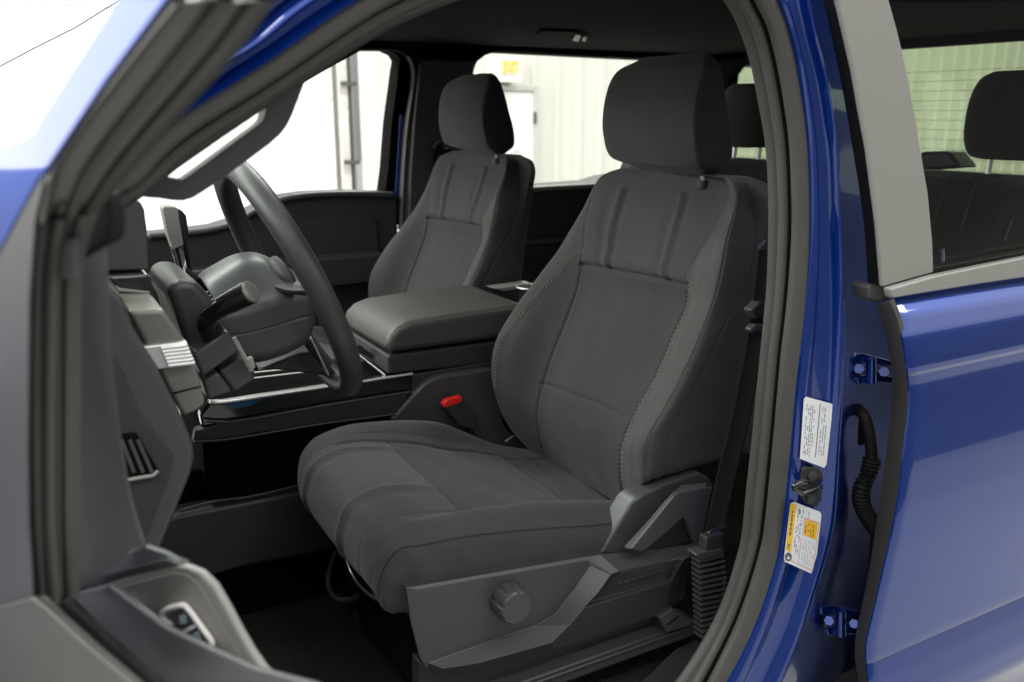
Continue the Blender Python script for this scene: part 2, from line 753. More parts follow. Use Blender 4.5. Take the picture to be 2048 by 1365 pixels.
M['floor'] = mat('concrete_floor', (.35, .35, .34), .4, bump=.1, bscale=30, var=.08, vscale=2)
M['wallm'] = mat('white_metal_cladding', (.66, .66, .60), .5, var=.03, vscale=3)
M['gdoor'] = mat('white_door_panel', (.88, .88, .85), .5)
struct(mesh('floor', [Vector(v) for v in ((-30, -30, GZ), (30, -30, GZ), (30, 30, GZ), (-30, 30, GZ))], [(0, 1, 2, 3)], M['floor'], None, flat=True))
WY = 6.0
M['nearwall'] = mat('grey_wall_paint', (.07, .07, .075), .6, var=.05, vscale=2)
struct(slab('wall', [Vector((-9, -3.6, GZ)), Vector((16, -3.6, GZ)), Vector((16, -3.6, 2.0)), Vector((-9, -3.6, 2.0))], (0, -.15, 0), M['nearwall'], None, bev=0, flat=True))
struct(slab('wall_base', [Vector((-9, -3.57, GZ)), Vector((16, -3.57, GZ)), Vector((16, -3.57, GZ + .16)), Vector((-9, -3.57, GZ + .16))], (0, -.029, 0), M['galv_d'], None, bev=0, flat=True))
# ribbed far wall
vs, fs = [], []
x = 2.46
while x < 16:
    for dx, dy in ((0, 0), (.12, 0), (.135, -.025), (.175, -.025), (.19, 0), (.24, 0)):
        vs += [Vector((x + dx, WY + dy, GZ)), Vector((x + dx, WY + dy, 5.2))]
    x += .24
n_ = len(vs) // 2
fs = [(2 * i, 2 * i + 2, 2 * i + 3, 2 * i + 1) for i in range(n_ - 1)]
struct(mesh('wall', vs, fs, M['wallm'], None, flat=True))
struct(slab('wall', [Vector((-12, 6.25, GZ)), Vector((2.5, 6.25, GZ)), Vector((2.5, 6.25, 5.2)), Vector((-12, 6.25, 5.2))], (0, .1, 0), M['wallm'], None, bev=0, flat=True))
# sectional door
gd = bpy.data.objects.new('garage_door', None)
COL.objects.link(gd)
gd.location = (0, 6.1, GZ)
tag(gd, 'white sectional garage door beside the ribbed wall', 'garage door')
zz = 0
while zz < 4.2:
    o = slab('panel', [Vector((-6, 0, zz)), Vector((2.28, 0, zz)), Vector((2.28, 0, zz + .595)), Vector((-6, 0, zz + .595))], (0, .05, 0), M['gdoor'], gd, bev=.006)
    zz += .60
tk = bpy.data.objects.new('door_track', None)
COL.objects.link(tk)
tk.location = (2.36, 6.0, GZ)
tag(tk, 'galvanised steel track with hinge rollers at the edge of the garage door', 'door track')
box('rail', (-.06, 0, 0), (.01, .06, 4.4), M['galv'], tk)
box('rail', (.018, -.02, 0), (.034, .06, 4.4), M['galv_d'], tk)
for z_ in (.1, .7, 1.3, 1.9, 2.5):
    box('hinge_roller', (-.06, -.045, z_), (.07, -.022, z_ + .035), M['galv_d'], tk)
box('warning_mark', (-.03, -.03, .86), (.01, -.005, .92), M['red'], tk)
# personnel door, exit sign, notice
pdr = bpy.data.objects.new('exit_door', None)
COL.objects.link(pdr)
a0 = pt(1000, 172, Y(5.95))
a1 = pt(1074, 172, Y(5.95))
pdr.location = (a1.x, 5.95, GZ)
tag(pdr, 'plain white door in the ribbed wall under the exit sign', 'door')
M['dfr'] = mat('door_frame_grey', (.52, .52, .48), .5)
H_ = a1.z - GZ
box('door_leaf', (-.95, -.02, .02), (-.05, .03, H_ - .05), M['gdoor'], pdr)
box('frame', (-.05, -.04, 0), (.0, .04, H_), M['dfr'], pdr)
box('frame', (-1.0, -.04, 0), (-.95, .04, H_), M['dfr'], pdr)
box('frame', (-.95, -.04, H_ - .045), (-.05, .04, H_), M['dfr'], pdr)
box('hinge', (-.06, -.06, H_ - .32), (-.035, -.042, H_ - .22), M['galv_d'], pdr)
box('hinge', (-.06, -.06, H_ - 1.1), (-.035, -.042, H_ - 1.0), M['galv_d'], pdr)
nb = pt(1022, 245, Y(5.92))
tag(box('paper_notice', (nb.x, 5.915, nb.z - .24), (nb.x + .1, 5.925, nb.z), M['white'], None, bev=0), 'blank white paper notice taped to the white door', 'notice')
sg = bpy.data.objects.new('exit_sign', None)
COL.objects.link(sg)
s0 = pt(990, 164, Y(5.8))
s1 = pt(1044, 114, Y(5.8))
sg.location = (s0.x, 5.8, s0.z)
tag(sg, 'white exit sign box with orange letters above the white door', 'exit sign')
W_, HH = s1.x - s0.x, s1.z - s0.z
M['signbox'] = mat('sign_box', (.82, .82, .78), .5)
M['orange'] = mat('lit_letters', (.9, .40, .05), .5, emit=((1, .50, .16), .6))
M['cream'] = mat('sign_face', (.9, .86, .70), .5)
box('housing', (0, 0, 0), (W_, .17, HH), M['signbox'], sg)
box('face', (W_ * .22, -.006, HH * .28), (W_ * .90, -.001, HH * .92), M['cream'], sg, bev=0)
tcu = bpy.data.curves.new('lettering', 'FONT')
tcu.body = 'EXIT'
tcu.size = HH * .62
tcu.extrude = .004
tcu.offset = .004
tob = bpy.data.objects.new('lettering', tcu)
COL.objects.link(tob)
tcu.materials.append(M['orange'])
tob.parent = sg
tob.rotation_euler = (math.pi / 2, 0, 0)
tob.location = (W_ * .26, -.012, HH * .38)
bpy.context.view_layer.update()
sx_ = (W_ * .60) / max(.01, tob.dimensions.x)
lme = bpy.data.meshes.new_from_object(tob.evaluated_get(bpy.context.evaluated_depsgraph_get()))
bpy.data.objects.remove(tob)
tob = bpy.data.objects.new('lettering', lme)
COL.objects.link(tob)
tob.parent = sg
tob.rotation_euler = (math.pi / 2, 0, 0)
tob.location = (W_ * .26, -.012, HH * .38)
tob.scale = (sx_, 1, 1)

# ================================================================== DRIVER SEAT
seat = part('front_seat', "driver's seat with the silver-grey double stitching, nearest the open door")
Cc = {}
Cc['c1'] = [(1215, 358, .70), (1194, 382, .72), (1165, 428, .74), (1136, 475, .755), (1106, 516, .765), (1071, 560, .77), (1039, 601, .775), (1013, 642, .78), (992, 680, .78), (982, 730, .78), (985, 777, .78), (998, 809, .775), (1019, 853, .77), (1042, 882, .765), (1062, 893, .75)]
Cc['c3'] = [(1219, 352, .66), (1190, 380, .67), (1177, 408, .68), (1165, 472, .68), (1165, 531, .68), (1153, 584, .68), (1136, 631, .68), (1118, 672, .68), (1106, 710, .68), (1092, 747, .68), (1077, 797, .68), (1073, 826, .68), (1074, 856, .68), (1085, 906, .68), (1100, 930, .68)]
Cc['c6'] = [(1452, 400, .37), (1432, 437, .365), (1399, 510, .36), (1375, 549, .36), (1378, 569, .36), (1376, 598, .36), (1364, 631, .36), (1344, 672, .36), (1326, 721, .36), (1303, 765, .36), (1279, 806, .36), (1259, 844, .36), (1244, 879, .36), (1240, 909, .36), (1241, 961, .36), (1251, 1020, .36)]
Cc['s1'] = [(1489, 372, .30), (1470, 417, .275), (1458, 452, .27), (1452, 496, .265), (1441, 554, .26), (1426, 607, .26), (1411, 648, .26), (1394, 686, .26), (1370, 739, .26), (1353, 771, .26), (1335, 806, .26), (1312, 844, .26), (1294, 879, .26), (1287, 914, .26), (1291, 967, .27)]
Cc['s2'] = [(1517, 400, .30), (1512, 470, .27), (1502, 540, .26), (1487, 578, .26), (1464, 625, .255), (1440, 669, .25), (1411, 736, .25), (1382, 791, .25), (1356, 838, .25), (1335, 879, .25), (1329, 914, .25), (1328, 952, .26)]
ZT = .875
rings = []
NVR = 10
zb = {'c1': .275, 'c3': .285, 'c6': .315, 's1': .385, 's2': .405}
for j in range(NVR):
    v = j / (NVR - 1)
    P_ = {k: colz(Cc[k], zb[k] + (ZT - zb[k]) * v) for k in Cc}
    c1, c3, c6, s1, s2 = P_['c1'], P_['c3'], P_['c6'], P_['s1'], P_['s2']
    mid = (c3 + c6) / 2 + Vector((.010, 0, 0))
    q1 = c3.lerp(c6, .25) + Vector((.008, 0, 0))
    q3 = c3.lerp(c6, .75) + Vector((.008, 0, 0))
    prot = .035 * math.sin(math.pi * min(1, max(0, 1 - v) * 1.15)) ** .8
    far_b = c1.lerp(c3, .38) + Vector((-.010 - .1 * prot, 0, 0))
    near_b = c6.lerp(s1, .55) + Vector((-.004 - prot * .15, .0, 0))
    bk_ = 1.076 + (s2.z - .41) * .157
    s2.x = min(s2.x, bk_ - .022)
    sb = Vector((bk_, .268, s2.z))
    bx = bk_ + .022
    back_n = Vector((bx, .30, s2.z))
    back_m = Vector((bx + .014, .52, mid.z))
    back_f = Vector((bx, .74, c1.z))
    far_s = Vector((c1.x + .055, c1.y + .012, c1.z))
    rings.append([c1, far_b, c3, q1, mid, q3, c6, near_b, s1, s2, sb, back_n, back_m, back_f, far_s])
# rounded top


def shrink(r, dz, k, dx=0):
    c = sum(r, Vector()) / len(r)
    return [Vector((c.x + (p.x - c.x) * k + dx, c.y + (p.y - c.y) * (k * .5 + .5), p.z + dz)) for p in r]


T = rings[-1]
rings.append(shrink(T, .028, .86, .006))
rings.append(shrink(T, .043, .52, .010))
B_ = rings[0]
rings.insert(0, shrink(B_, -.012, .5, 0))
VO = 1    # first real ring index


def vz(z, k='c3'):
    return VO + (z - zb[k]) / (ZT - zb[k]) * (NVR - 1)


V_SEAM2 = vz(.718)
V_SEAM1 = vz(.467)
U_FAR, U_NEAR, U_S1, U_S2 = 2, 6, 8, 9


def bdisp(u, v):
    d = 0
    ins = 2 <= u <= 6
    # insert seams
    if v < V_SEAM2 + .05:
        d -= .0035 * g(u - U_FAR, .045)
        d -= .004 * g(u - U_NEAR, .05)
    else:
        d -= .002 * g(u - U_FAR, .05) + .002 * g(u - U_NEAR, .06)
    d -= .0018 * g(u - U_S1, .05) + .0018 * g(u - U_S2, .06)
    if 1.9 < u < 6.1:
        d -= .0085 * g(v - V_SEAM2, .07)
        d += .004 * g(v - V_SEAM2 - .28, .22)
        if v < V_SEAM2:
            d -= .0035 * g(v - V_SEAM1, .06) * min(1, (6.1 - u))
            d += .0015 * g(v - V_SEAM1 + .2, .16)
        if v > V_SEAM2 and v < NVR + .2:
            f = 1.0
            # raised ridge and crease pairs of the upper panel
            tt_ = (v - V_SEAM2) / (NVR + .2 - V_SEAM2)
            for uc in (2.95 - .15 * tt_, 5.15 - .55 * tt_):
                d += .0062 * g(u - uc, .07) * f
                d -= .0040 * g(u - uc + .26, .10) * f * math.sin(math.pi * min(1, tt_ + .15))
                d -= .0030 * g(u - uc - .17, .08) * f
    # pillow of the insert
    if 2 < u < 6 and v < V_SEAM2:
        d += .004 * math.sin(math.pi * (u - 2) / 4)
    # soft wrinkles
    d += .0007 * math.sin(u * 5.1 + v * 3.3) * math.sin(v * 2.1 - u)
    return d


def bmat(u, v):
    if 2 <= u < 6 and v < V_SEAM2:
        return 1
    if 6 <= u < 8 and v < 9:
        return 2
    return 0


back, bat = barrel('backrest', rings, [M['fab'], M['fab_in'], M['fab_light']], seat, 16, 9, bdisp, (2, 6, 8, 9), (V_SEAM2, V_SEAM1), matf=bmat)
# double stitching on both bolsters
for uo in (.10, .26):
    dashes('stitching', [bat(6 + uo, VO + .9 + i * (V_SEAM2 + .2 - VO - .9) / 60, .0006) for i in range(61)], M['stitch'], seat, .0062, .0026, .0008, .0010)
def fars(k, off):
    r = []
    P0 = [(1162, 499, .74), (1136, 513, .755), (1106, 537, .762), (1083, 563, .765), (1060, 595, .768), (1036, 628, .77), (1016, 666, .772), (1004, 695, .772), (991, 735, .775), (989, 765, .775)]
    for j in range(41):
        v = V_SEAM2 + .35 - j * (V_SEAM2 + .35 - vz(.45)) / 40
        t_ = j / 40
        u = 1.75 - 1.35 * min(1, t_ * 1.5) ** .6 + off
        r.append(bat(u, v, .0005))
    return r


for off in (0, .12):
    dashes('stitching', fars(0, off), M['stitch'], seat, .0055, .0022, .0009, .0004)
for uu in (8.06, 9.05):
    dashes('stitching', [bat(uu, VO + .3 + i * 8.2 / 60, .0003) for i in range(61)], M['plas'], seat, .005, .0025, .0005)

# headrest
def hring(z, lf, rf, xr, xb, yb0, yb1):
    """front face from (lf,yfar) to (rf,ynear): pixels on the row, then side and back"""
    return None


HR = []
# rows: (z, X front far edge, y far, X front near crease, y near, X back, round)
hz = [(.925, 1.110, .635, 1.108, .405, 1.165), (.942, 1.074, .657, 1.078, .391, 1.176), (.985, 1.060, .662, 1.064, .388, 1.172), (1.03, 1.058, .664, 1.062, .388, 1.160), (1.075, 1.065, .662, 1.069, .388, 1.146), (1.108, 1.078, .650, 1.081, .392, 1.134), (1.125, 1.094, .622, 1.094, .404, 1.126)]
for z, xf, yf, xn, yn, xb in hz:
    xc = (xf + xn) / 2
    HR.append([Vector((xf + .016, yf + .006, z)), Vector((xf, yf - .012, z)), Vector((xc - .008, (yf * 2 + yn) / 3, z)), Vector((xc - .009, (yf + yn * 2) / 3, z)), Vector((xn, yn + .012, z)), Vector((xn + .012, yn - .002, z)), Vector(((xn * .4 + xb * .6), yn - .002, z)), Vector((xb - .006, yn + .01, z)), Vector((xb + .008, yn + .07, z)), Vector((xb + .008, yf - .07, z)), Vector((xb - .006, yf - .01, z)), Vector(((xf * .4 + xb * .6), yf + .004, z))])
HR.insert(0, shrink(HR[0], -.010, .55, .004))
HR.append(shrink(HR[-1], .009, .55, .004))


def hdisp(u, v):
    d = -.0015 * g(u - 4.6, .05) if .8 < v < 8 else 0
    return d + .0006 * math.sin(u * 3 + v * 2)


hr, hat = barrel('headrest', HR, [M['fab_in']], seat, 7, 8, hdisp, (4.6,))
dashes('stitching', [hat(4.72, 1.2 + i * 5.8 / 50, .0005) for i in range(51)], M['plas'], seat, .0055, .0028, .0006, .0012)
for yy in (.600, .432):
    a = Vector((1.135, yy, .905))
    b = Vector((1.128, yy, .945))
    tube('headrest_post', [a, b], .007, M['metal'], seat)
    tube('post_collar', [a + Vector((-.004, 0, -.012)), a + Vector((-.004, 0, .001))], .011, M['plas_d'], seat, seg=14)

# cushion: rows run from the underside of the front lip over the top to the rear
def cu(*l): return yp(l)


# each row: far side low, far edge, far valley, mid a, mid b, near valley, near bolster top, piping, side low, under
def crow(x, far_z, fy, val_z, mid_z, nval_z, bol_z, pip_z, low_z, nx=None, pipy=.265):
    nx = x if nx is None else nx
    return [Vector((x, fy + .012, (far_z + low_z) / 2)), Vector((x, fy, far_z - .012)), Vector((x, fy - .03, far_z)), Vector((x, .685, val_z)), Vector((x, .58, mid_z)), Vector((x, .46, mid_z)), Vector((nx, .36, nval_z)), Vector((nx, .315, bol_z)), Vector((nx, pipy + .012, pip_z + .006)), Vector((nx, pipy - .006, pip_z - .012)), Vector((nx, pipy - .012, (pip_z + low_z) / 2)), Vector((nx, pipy + .0, low_z)), Vector((x, .40, low_z - .01)), Vector((x, .66, low_z - .01))]


rows = []
spec = [
    # x, far_z, fy, val, mid, nval, bol, pip, low
    (.975, .285, .770, .285, .283, .283, .300, .300, .240),
    (.915, .300, .775, .298, .296, .296, .345, .338, .250),
    (.860, .318, .778, .308, .305, .312, .362, .346, .255),
    (.790, .356, .780, .336, .330, .338, .378, .355, .268),
    (.720, .392, .780, .356, .350, .358, .392, .368, .275),
    (.650, .408, .780, .382, .372, .372, .402, .380, .278),
    (.580, .418, .780, .402, .394, .388, .408, .390, .275),
    (.520, .420, .780, .414, .410, .400, .410, .396, .270),
    (.470, .412, .778, .416, .414, .406, .408, .398, .262),
]
for s_ in spec:
    rows.append(crow(*s_))
# front lip turns down: shrink towards the underside
def lip(x, ztop, zlow, fy, py):
    return [Vector((x + .02, fy, zlow + .02)), Vector((x + .012, fy - .004, ztop - .02)), Vector((x + .006, fy - .03, ztop - .002)), Vector((x - .002, .685, ztop)), Vector((x - .004, .58, ztop)), Vector((x - .004, .46, ztop)), Vector((x - .001, .36, ztop)), Vector((x + .001, .315, ztop)), Vector((x + .003, py + .012, ztop - .003)), Vector((x + .006, py - .002, ztop - .016)), Vector((x + .010, py - .006, (ztop + zlow) / 2)), Vector((x + .014, py + .01, zlow + .01)), Vector((x + .018, .40, zlow + .012)), Vector((x + .02, .66, zlow + .012))]


rows.append(lip(.432, .403, .270, .772, .270))
rows.append(lip(.412, .380, .272, .765, .278))
rows.append(lip(.402, .345, .278, .755, .285))
rows.append(lip(.405, .315, .284, .745, .292))
rows.append(lip(.418, .300, .290, .735, .30))


def cdisp(u, v):
    d = 0
    v -= 1
    top = -1 < v < 11.6
    if top:
        d -= .0035 * g(u - 3, .06) * (1 if v < 7 else .25)
        d -= .0035 * g(u - 6, .06) * (1 if v < 9 else .5)
        d -= .003 * g(u - 8.6, .05)
        if 3 < u < 6 and v > 4.6:
            for uc in (3.35, 5.05):
                w_ = min(1, (v - 4.6) / 1.5)
                d += .0032 * g(u - uc, .07) * w_ - .0025 * g(u - uc - .2, .09) * w_
        if 3 < u < 6:
            d += .0035 * g(v - 1.55, .16) - .0035 * g(v - 1.25, .13)
            d += .0030 * g(v - .55, .12) - .004 * g(v - .3, .10)
            d -= .0025 * g(v - 5.0, .05)
    d += .0008 * math.sin(u * 4 + v * 2.2) * math.sin(v * 1.7)
    return d


def cmat(u, v):
    v -= 1
    if 3 <= u < 6 and v < 5.0:
        return 1
    if 3 <= u < 6:
        return 2
    return 0


cush, cat = barrel('seat_cushion', rows, [M['fab'], M['fab_in'], M['fab_light']], seat, 12, 9, cdisp, (3, 6, 8.6, 3.35, 5.05), (6.0, 2.4, 1.4), matf=cmat)
dashes('stitching', [cat(8.68, 1.2 + i * 9.6 / 80, .0003) for i in range(81)], M['seam'], seat, .004, .002, .0006)
dashes('stitching', [cat(2.55, 3.2 + i * 4.2 / 50, .0005) for i in range(51)], M['plas'], seat, .005, .003, .0005)

# side trim (valance) built as facets
VY = .238
def vp(px, py, y=VY): return pt(px, py, Y(y))


def facets(name, loops, m, parent, thick=.03, bev=.003, seg=3, ang=12):
    """loops: list of lists of (px,py,y); shared points weld; then solidified inwards"""
    vs, fs, key = [], [], {}
    for lp in loops:
        f = []
        for q in lp:
            if q not in key:
                key[q] = len(vs)
                vs.append(pt(q[0], q[1], Y(q[2])))
            f.append(key[q])
        fs.append(tuple(f))
    me = bpy.data.meshes.new(name)
    me.from_pydata([tuple(v) for v in vs], [], fs)
    bm = bmesh.new()
    bm.from_mesh(me)
    bmesh.ops.recalc_face_normals(bm, faces=bm.faces)
    # outside looks at the camera
    s = sum(f.normal.y * f.calc_area() for f in bm.faces)
    if s > 0:
        bmesh.ops.reverse_faces(bm, faces=bm.faces)
    bm.to_mesh(me)
    bm.free()
    o = link(name, me, m, parent)
    so = o.modifiers.new('thickness', 'SOLIDIFY')
    so.thickness = thick
    so.offset = -1
    b = o.modifiers.new('edge_rounding', 'BEVEL')
    b.width = bev
    b.segments = seg
    b.limit_method = 'ANGLE'
    b.angle_limit = math.radians(ang)
    wn = o.modifiers.new('wn', 'WEIGHTED_NORMAL')
    return o


a_, r_, p_ = .240, .252, .232
A = (812, 1176, a_); A2 = (836, 1181, .236); B1 = (1172, 1113, .240); B2 = (1176, 1122, .236)
S0 = (1180, 1130, .240); S1 = (1147, 1181, .240); S2 = (1110, 1230, .240); S3 = (1073, 1251, .240); S4 = (982, 1282, .240); S5 = (891, 1313, .239); S6 = (858, 1326, .238)
R0 = (1222, 1149, .210); R1 = (1197, 1185, .206); R2 = (1168, 1216, .205); R3 = (1139, 1251, .205); R4 = (1104, 1286, .206); R5 = (957, 1327, .214); R6 = (887, 1338, .222)
L1 = (957, 1343, .236); L2 = (887, 1347, .240); L3 = (853, 1340, .242); L4 = (838, 1313, .242); L5 = (820, 1240, .242)
L0 = (1106, 1299, .236); LL0 = (1185, 1277, .236); LL1 = (1330, 1227, .240); LL2 = (1346, 1211, .242); LL3 = (1371, 1168, .244); LL4 = (1388, 1119, .244)
Q1 = (1342, 1164, .206); Q2 = (1366, 1121, .212)
q1 = (1335, 1158, .230); q2 = (1360, 1119, .230); r0 = (1235, 1150, .230); r2 = (1178, 1206, .230)
T1 = (1240, 1143, .214); T2 = (1300, 1131, .224); T3 = (1395, 1104, .226)
TT1 = (1200, 1109, .240); TT2 = (1250, 1104, .243); TT3 = (1402, 1082, .246)
loops = [
    [A2, B2, S0, S1, S2, S3, S4, S5, S6, (845, 1250, .238)],
    [A, B1, B2, A2], [A, A2, (845, 1250, .238), L5], [L5, (845, 1250, .238), S6, L4], [L4, S6, L3],
    [S0, R0, R1, S1], [S1, R1, R2, S2], [S2, R2, R3, S3], [S3, R3, R4, S4], [S4, R4, R5, S5], [S5, R5, R6, S6], [S6, R6, L2, L3],
    [R6, R5, L1, L2], [R5, R4, L0, L1],
    [R0, T1, r0, R1], [R1, r0, r2, R2], [r0, T1, T2, q2, q1, r2], [R2, r2, q1, Q1], [Q1, q1, q2, Q2], [T2, T3, Q2, q2],
    [R2, Q1, LL1, LL0, L0, R4, R3], [Q1, Q2, T3, LL4, LL3, LL2, LL1],
    [B1, TT1, T1, R0, S0, B2], [TT1, TT2, T2, T1], [TT2, TT3, T3, T2], [T3, TT3, LL4],
]
trim = facets('side_trim', loops, M['plas'], seat, .02, .008, 5, ang=17)
# recliner tower behind the lever
slab('recliner_cover', [vp(*q) for q in [(1199, 1110, .25), (1263, 1007, .25), (1284, 990, .25), (1330, 968, .25), (1400, 945, .25), (1420, 957, .25), (1428, 975, .25), (1412, 1048, .25), (1404, 1084, .25), (1250, 1112, .25)]], (0, .045, 0), M['plas'], seat, bev=.006)
C0, C1, C2, C3, C4 = (1245, 1096, .230), (1262, 1099, .212), (1348, 992, .212), (1366, 982, .212), (1414, 975, .214)
E1, E2, E3, E4 = (1416, 964, .230), (1363, 974, .230), (1345, 983, .230), (1300, 1035, .230)
U1, U2 = (1258, 1105, .230), (1286, 1107, .230)
facets('recline_lever', [[C0, C1, C2, E3, E4], [C2, C3, C4, E1, E2, E3], [C1, (1284, 1103, .215), (1299, 1096, .215), (1330, 1068, .215), (1367, 1036, .215), (1378, 1050, .216), (1392, 1088, .220), (1403, 1081, .220), (1412, 1040, .218), (1426, 975, .216), C4, C3, C2], [C0, U1, U2, (1284, 1103, .215), C1]], M['plas_g'], seat, .014, .003, 3)
slab('lever_recess', [vp(*q) for q in [(1300, 1098, .2385), (1367, 1038, .2385), (1378, 1052, .2385), (1390, 1084, .2385)]], (0, .008, 0), M['plas_d'], seat, bev=0)
# knob with finger scallops
kc = pt(1034, 1217, Y(.205))
kr = .0285
vs, fs = [], []
N_ = 64
prof = [(.195, .78), (.195, .90), (.199, 1.0), (.226, 1.06), (.234, 1.02)]
for yy, rr in [(.2035, .80), (.2035, .90), (.206, 1.0), (.228, 1.08), (.236, 1.05)]:
    for i in range(N_):
        th = 2 * math.pi * i / N_
        sc_ = 1 - (.11 * max(0, math.cos(th * 9)) ** 2 if rr > .92 else .05 * max(0, math.cos(th * 9)) ** 2)
        vs.append(Vector((kc.x + kr * rr * sc_ * math.cos(th), yy, kc.z + kr * rr * sc_ * math.sin(th))))
for k in range(4):
    for i in range(N_):
        fs.append((k * N_ + i, k * N_ + (i + 1) % N_, (k + 1) * N_ + (i + 1) % N_, (k + 1) * N_ + i))
fs.append(tuple(range(N_)))
kb = mesh('lumbar_knob', vs, fs, M['plas'], seat)
autosmooth(kb, 35)
# lower side, rail, rail cap
slab('lower_side_cover', [vp(*q) for q in [(838, 1325, .262), (1106, 1290, .262), (1185, 1268, .262), (1346, 1200, .262), (1371, 1160, .262), (1372, 1195, .262), (1330, 1240, .262), (1240, 1285, .262), (1085, 1345, .262), (1040, 1420, .262), (838, 1420, .262)]], (0, .03, 0), M['plas_d'], seat, bev=.004)
rl = pt(1034, 1368, Y(.25))
rr_ = pt(1330, 1262, Y(.25))
slab('seat_rail', [Vector((.36, .235, rl.z + .012)), Vector((1.0, .235, rl.z + .012)), Vector((1.0, .235, rl.z - .02)), Vector((.36, .235, rl.z - .02))], (0, .05, 0), M['plas'], seat, bev=.004)
tube('rail_lip', [Vector((.36, .232, rl.z + .004)), Vector((.98, .232, rl.z + .004))], .003, M['plas'], seat)
slab('rail_cap', [vp(*q) for q in [(1318, 1237, .225), (1347, 1217, .225), (1385, 1243, .225), (1382, 1254, .225), (1334, 1266, .225)]], (0, .05, 0), M['plas'], seat, bev=.003)
slab('rail_slot', [vp(*q) for q in [(1336, 1249, .2235), (1358, 1232, .2235), (1358, 1234, .2235), (1336, 1252, .2235)]], (0, .001, 0), M['black'], seat, bev=0)
tube('adjustment_bar', [pt(690, 1110, Y(.60)), pt(705, 1150, Y(.55)), pt(740, 1190, Y(.45)), pt(790, 1212, Y(.36)), pt(840, 1222, Y(.30))], .004, M['metal'], seat, smoothk=6)
tube('seat_bracket', [pt(672, 1100, Y(.66)), pt(656, 1160, Y(.66)), pt(670, 1196, Y(.62)), pt(700, 1200, Y(.60)), pt(722, 1190, Y(.58))], .006, M['plas_d'], seat, smoothk=5)
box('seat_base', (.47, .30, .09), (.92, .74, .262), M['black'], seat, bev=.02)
box('seat_riser', (.50, .30, .0), (.96, .34, .10), M['plas_d'], seat, bev=.004)
box('seat_riser', (.50, .70, .0), (.96, .74, .10), M['plas_d'], seat, bev=.004)
em = []
for k_ in range(7):
    ex, ey = 1236 + k_ * 14, 1171 - k_ * 4.2
    em.append(slab('mark', [vp(ex, ey, .2255), vp(ex + 8, ey - 2.4, .2255), vp(ex + 9, ey - 4.6, .2255), vp(ex + 1, ey - 2.2, .2255)], (0, .004, 0), M['plas'], None, bev=.0004))
join('moulded_marks', em, seat)

# passenger seat: a copy of the driver's seat parts
DX, DY = .06, .93
seat2 = part('front_seat', "passenger's seat on the far side of the console")
for ch in [o for o in COL.objects if o.parent is seat]:
    if ch.name.split('.')[0] in ('backrest', 'headrest', 'seat_cushion', 'headrest_post', 'post_collar', 'seat_base', 'stitching', 'seat_riser'):
        if ch.name.split('.')[0] == 'stitching' and len(ch.data.materials) and ch.data.materials[0] in (M['stitch'],):
            continue
        c = ch.copy()
        COL.objects.link(c)
        c.parent = seat2
        c.location = ch.location + Vector((DX, DY, 0))

# ================================================================== REAR BENCH
bench = part('rear_seat', 'rear bench seat seen behind the front seats and through the rear door window')
def bring(z, x0, x1, y0, y1, r=.03):
    return [Vector((x0 + r * .4, y1 + 0, z)), Vector((x0, y1 - r, z)), Vector((x0, (y0 * 1 + y1 * 2) / 3, z)), Vector((x0, (y0 * 2 + y1) / 3, z)), Vector((x0, y0 + r, z)), Vector((x0 + r * .4, y0, z)), Vector((x1 - r * .4, y0, z)), Vector((x1, y0 + r, z)), Vector((x1, y1 - r, z)), Vector((x1 - r * .4, y1, z))]


RB = [bring(.30, 1.86, 2.0, .14, 1.84), bring(.45, 1.87, 2.02, .14, 1.84), bring(.62, 1.92, 2.07, .14, 1.84), bring(.78, 1.97, 2.12, .14, 1.84), bring(.86, 1.995, 2.13, .15, 1.83), bring(.885, 2.03, 2.12, .17, 1.81)]


def rdisp(u, v):
    d = 0
    if 0.5 < u < 5:
        for uc in (1.15, 1.6, 2.4, 2.9, 3.55, 4.0, 4.45):
            d += .004 * g(u - uc, .035) - .004 * g(u - uc + .06, .04)
        d -= .005 * g(v - 1.9, .06)
    return d


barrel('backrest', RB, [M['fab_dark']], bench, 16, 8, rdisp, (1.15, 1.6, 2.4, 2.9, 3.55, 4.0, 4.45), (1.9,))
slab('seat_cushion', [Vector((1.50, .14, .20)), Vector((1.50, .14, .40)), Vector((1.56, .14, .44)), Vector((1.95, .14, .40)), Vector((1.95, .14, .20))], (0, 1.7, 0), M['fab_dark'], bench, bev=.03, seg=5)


def rear_head(yc, zc, hw, hh):
    R_ = []
    for k, (dz, sc2) in enumerate([(-1, .62), (-.9, .86), (-.55, 1), (0, 1.02), (.5, .95), (.85, .78), (1, .5)]):
        z = zc + dz * hh
        ww = hw * sc2
        R_.append([Vector((2.06, yc + ww, z)), Vector((2.035, yc + ww * .6, z)), Vector((2.03, yc, z)), Vector((2.035, yc - ww * .6, z)), Vector((2.06, yc - ww, z)), Vector((2.12, yc - ww * .96, z)), Vector((2.15, yc - ww * .6, z)), Vector((2.15, yc + ww * .6, z)), Vector((2.12, yc + ww * .96, z))])
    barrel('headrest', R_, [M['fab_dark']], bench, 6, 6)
    for s in (-1, 1):
        tube('headrest_post', [Vector((2.08, yc + s * .055, .87)), Vector((2.085, yc + s * .055, zc - hh * .9))], .007, M['chrome'], bench)


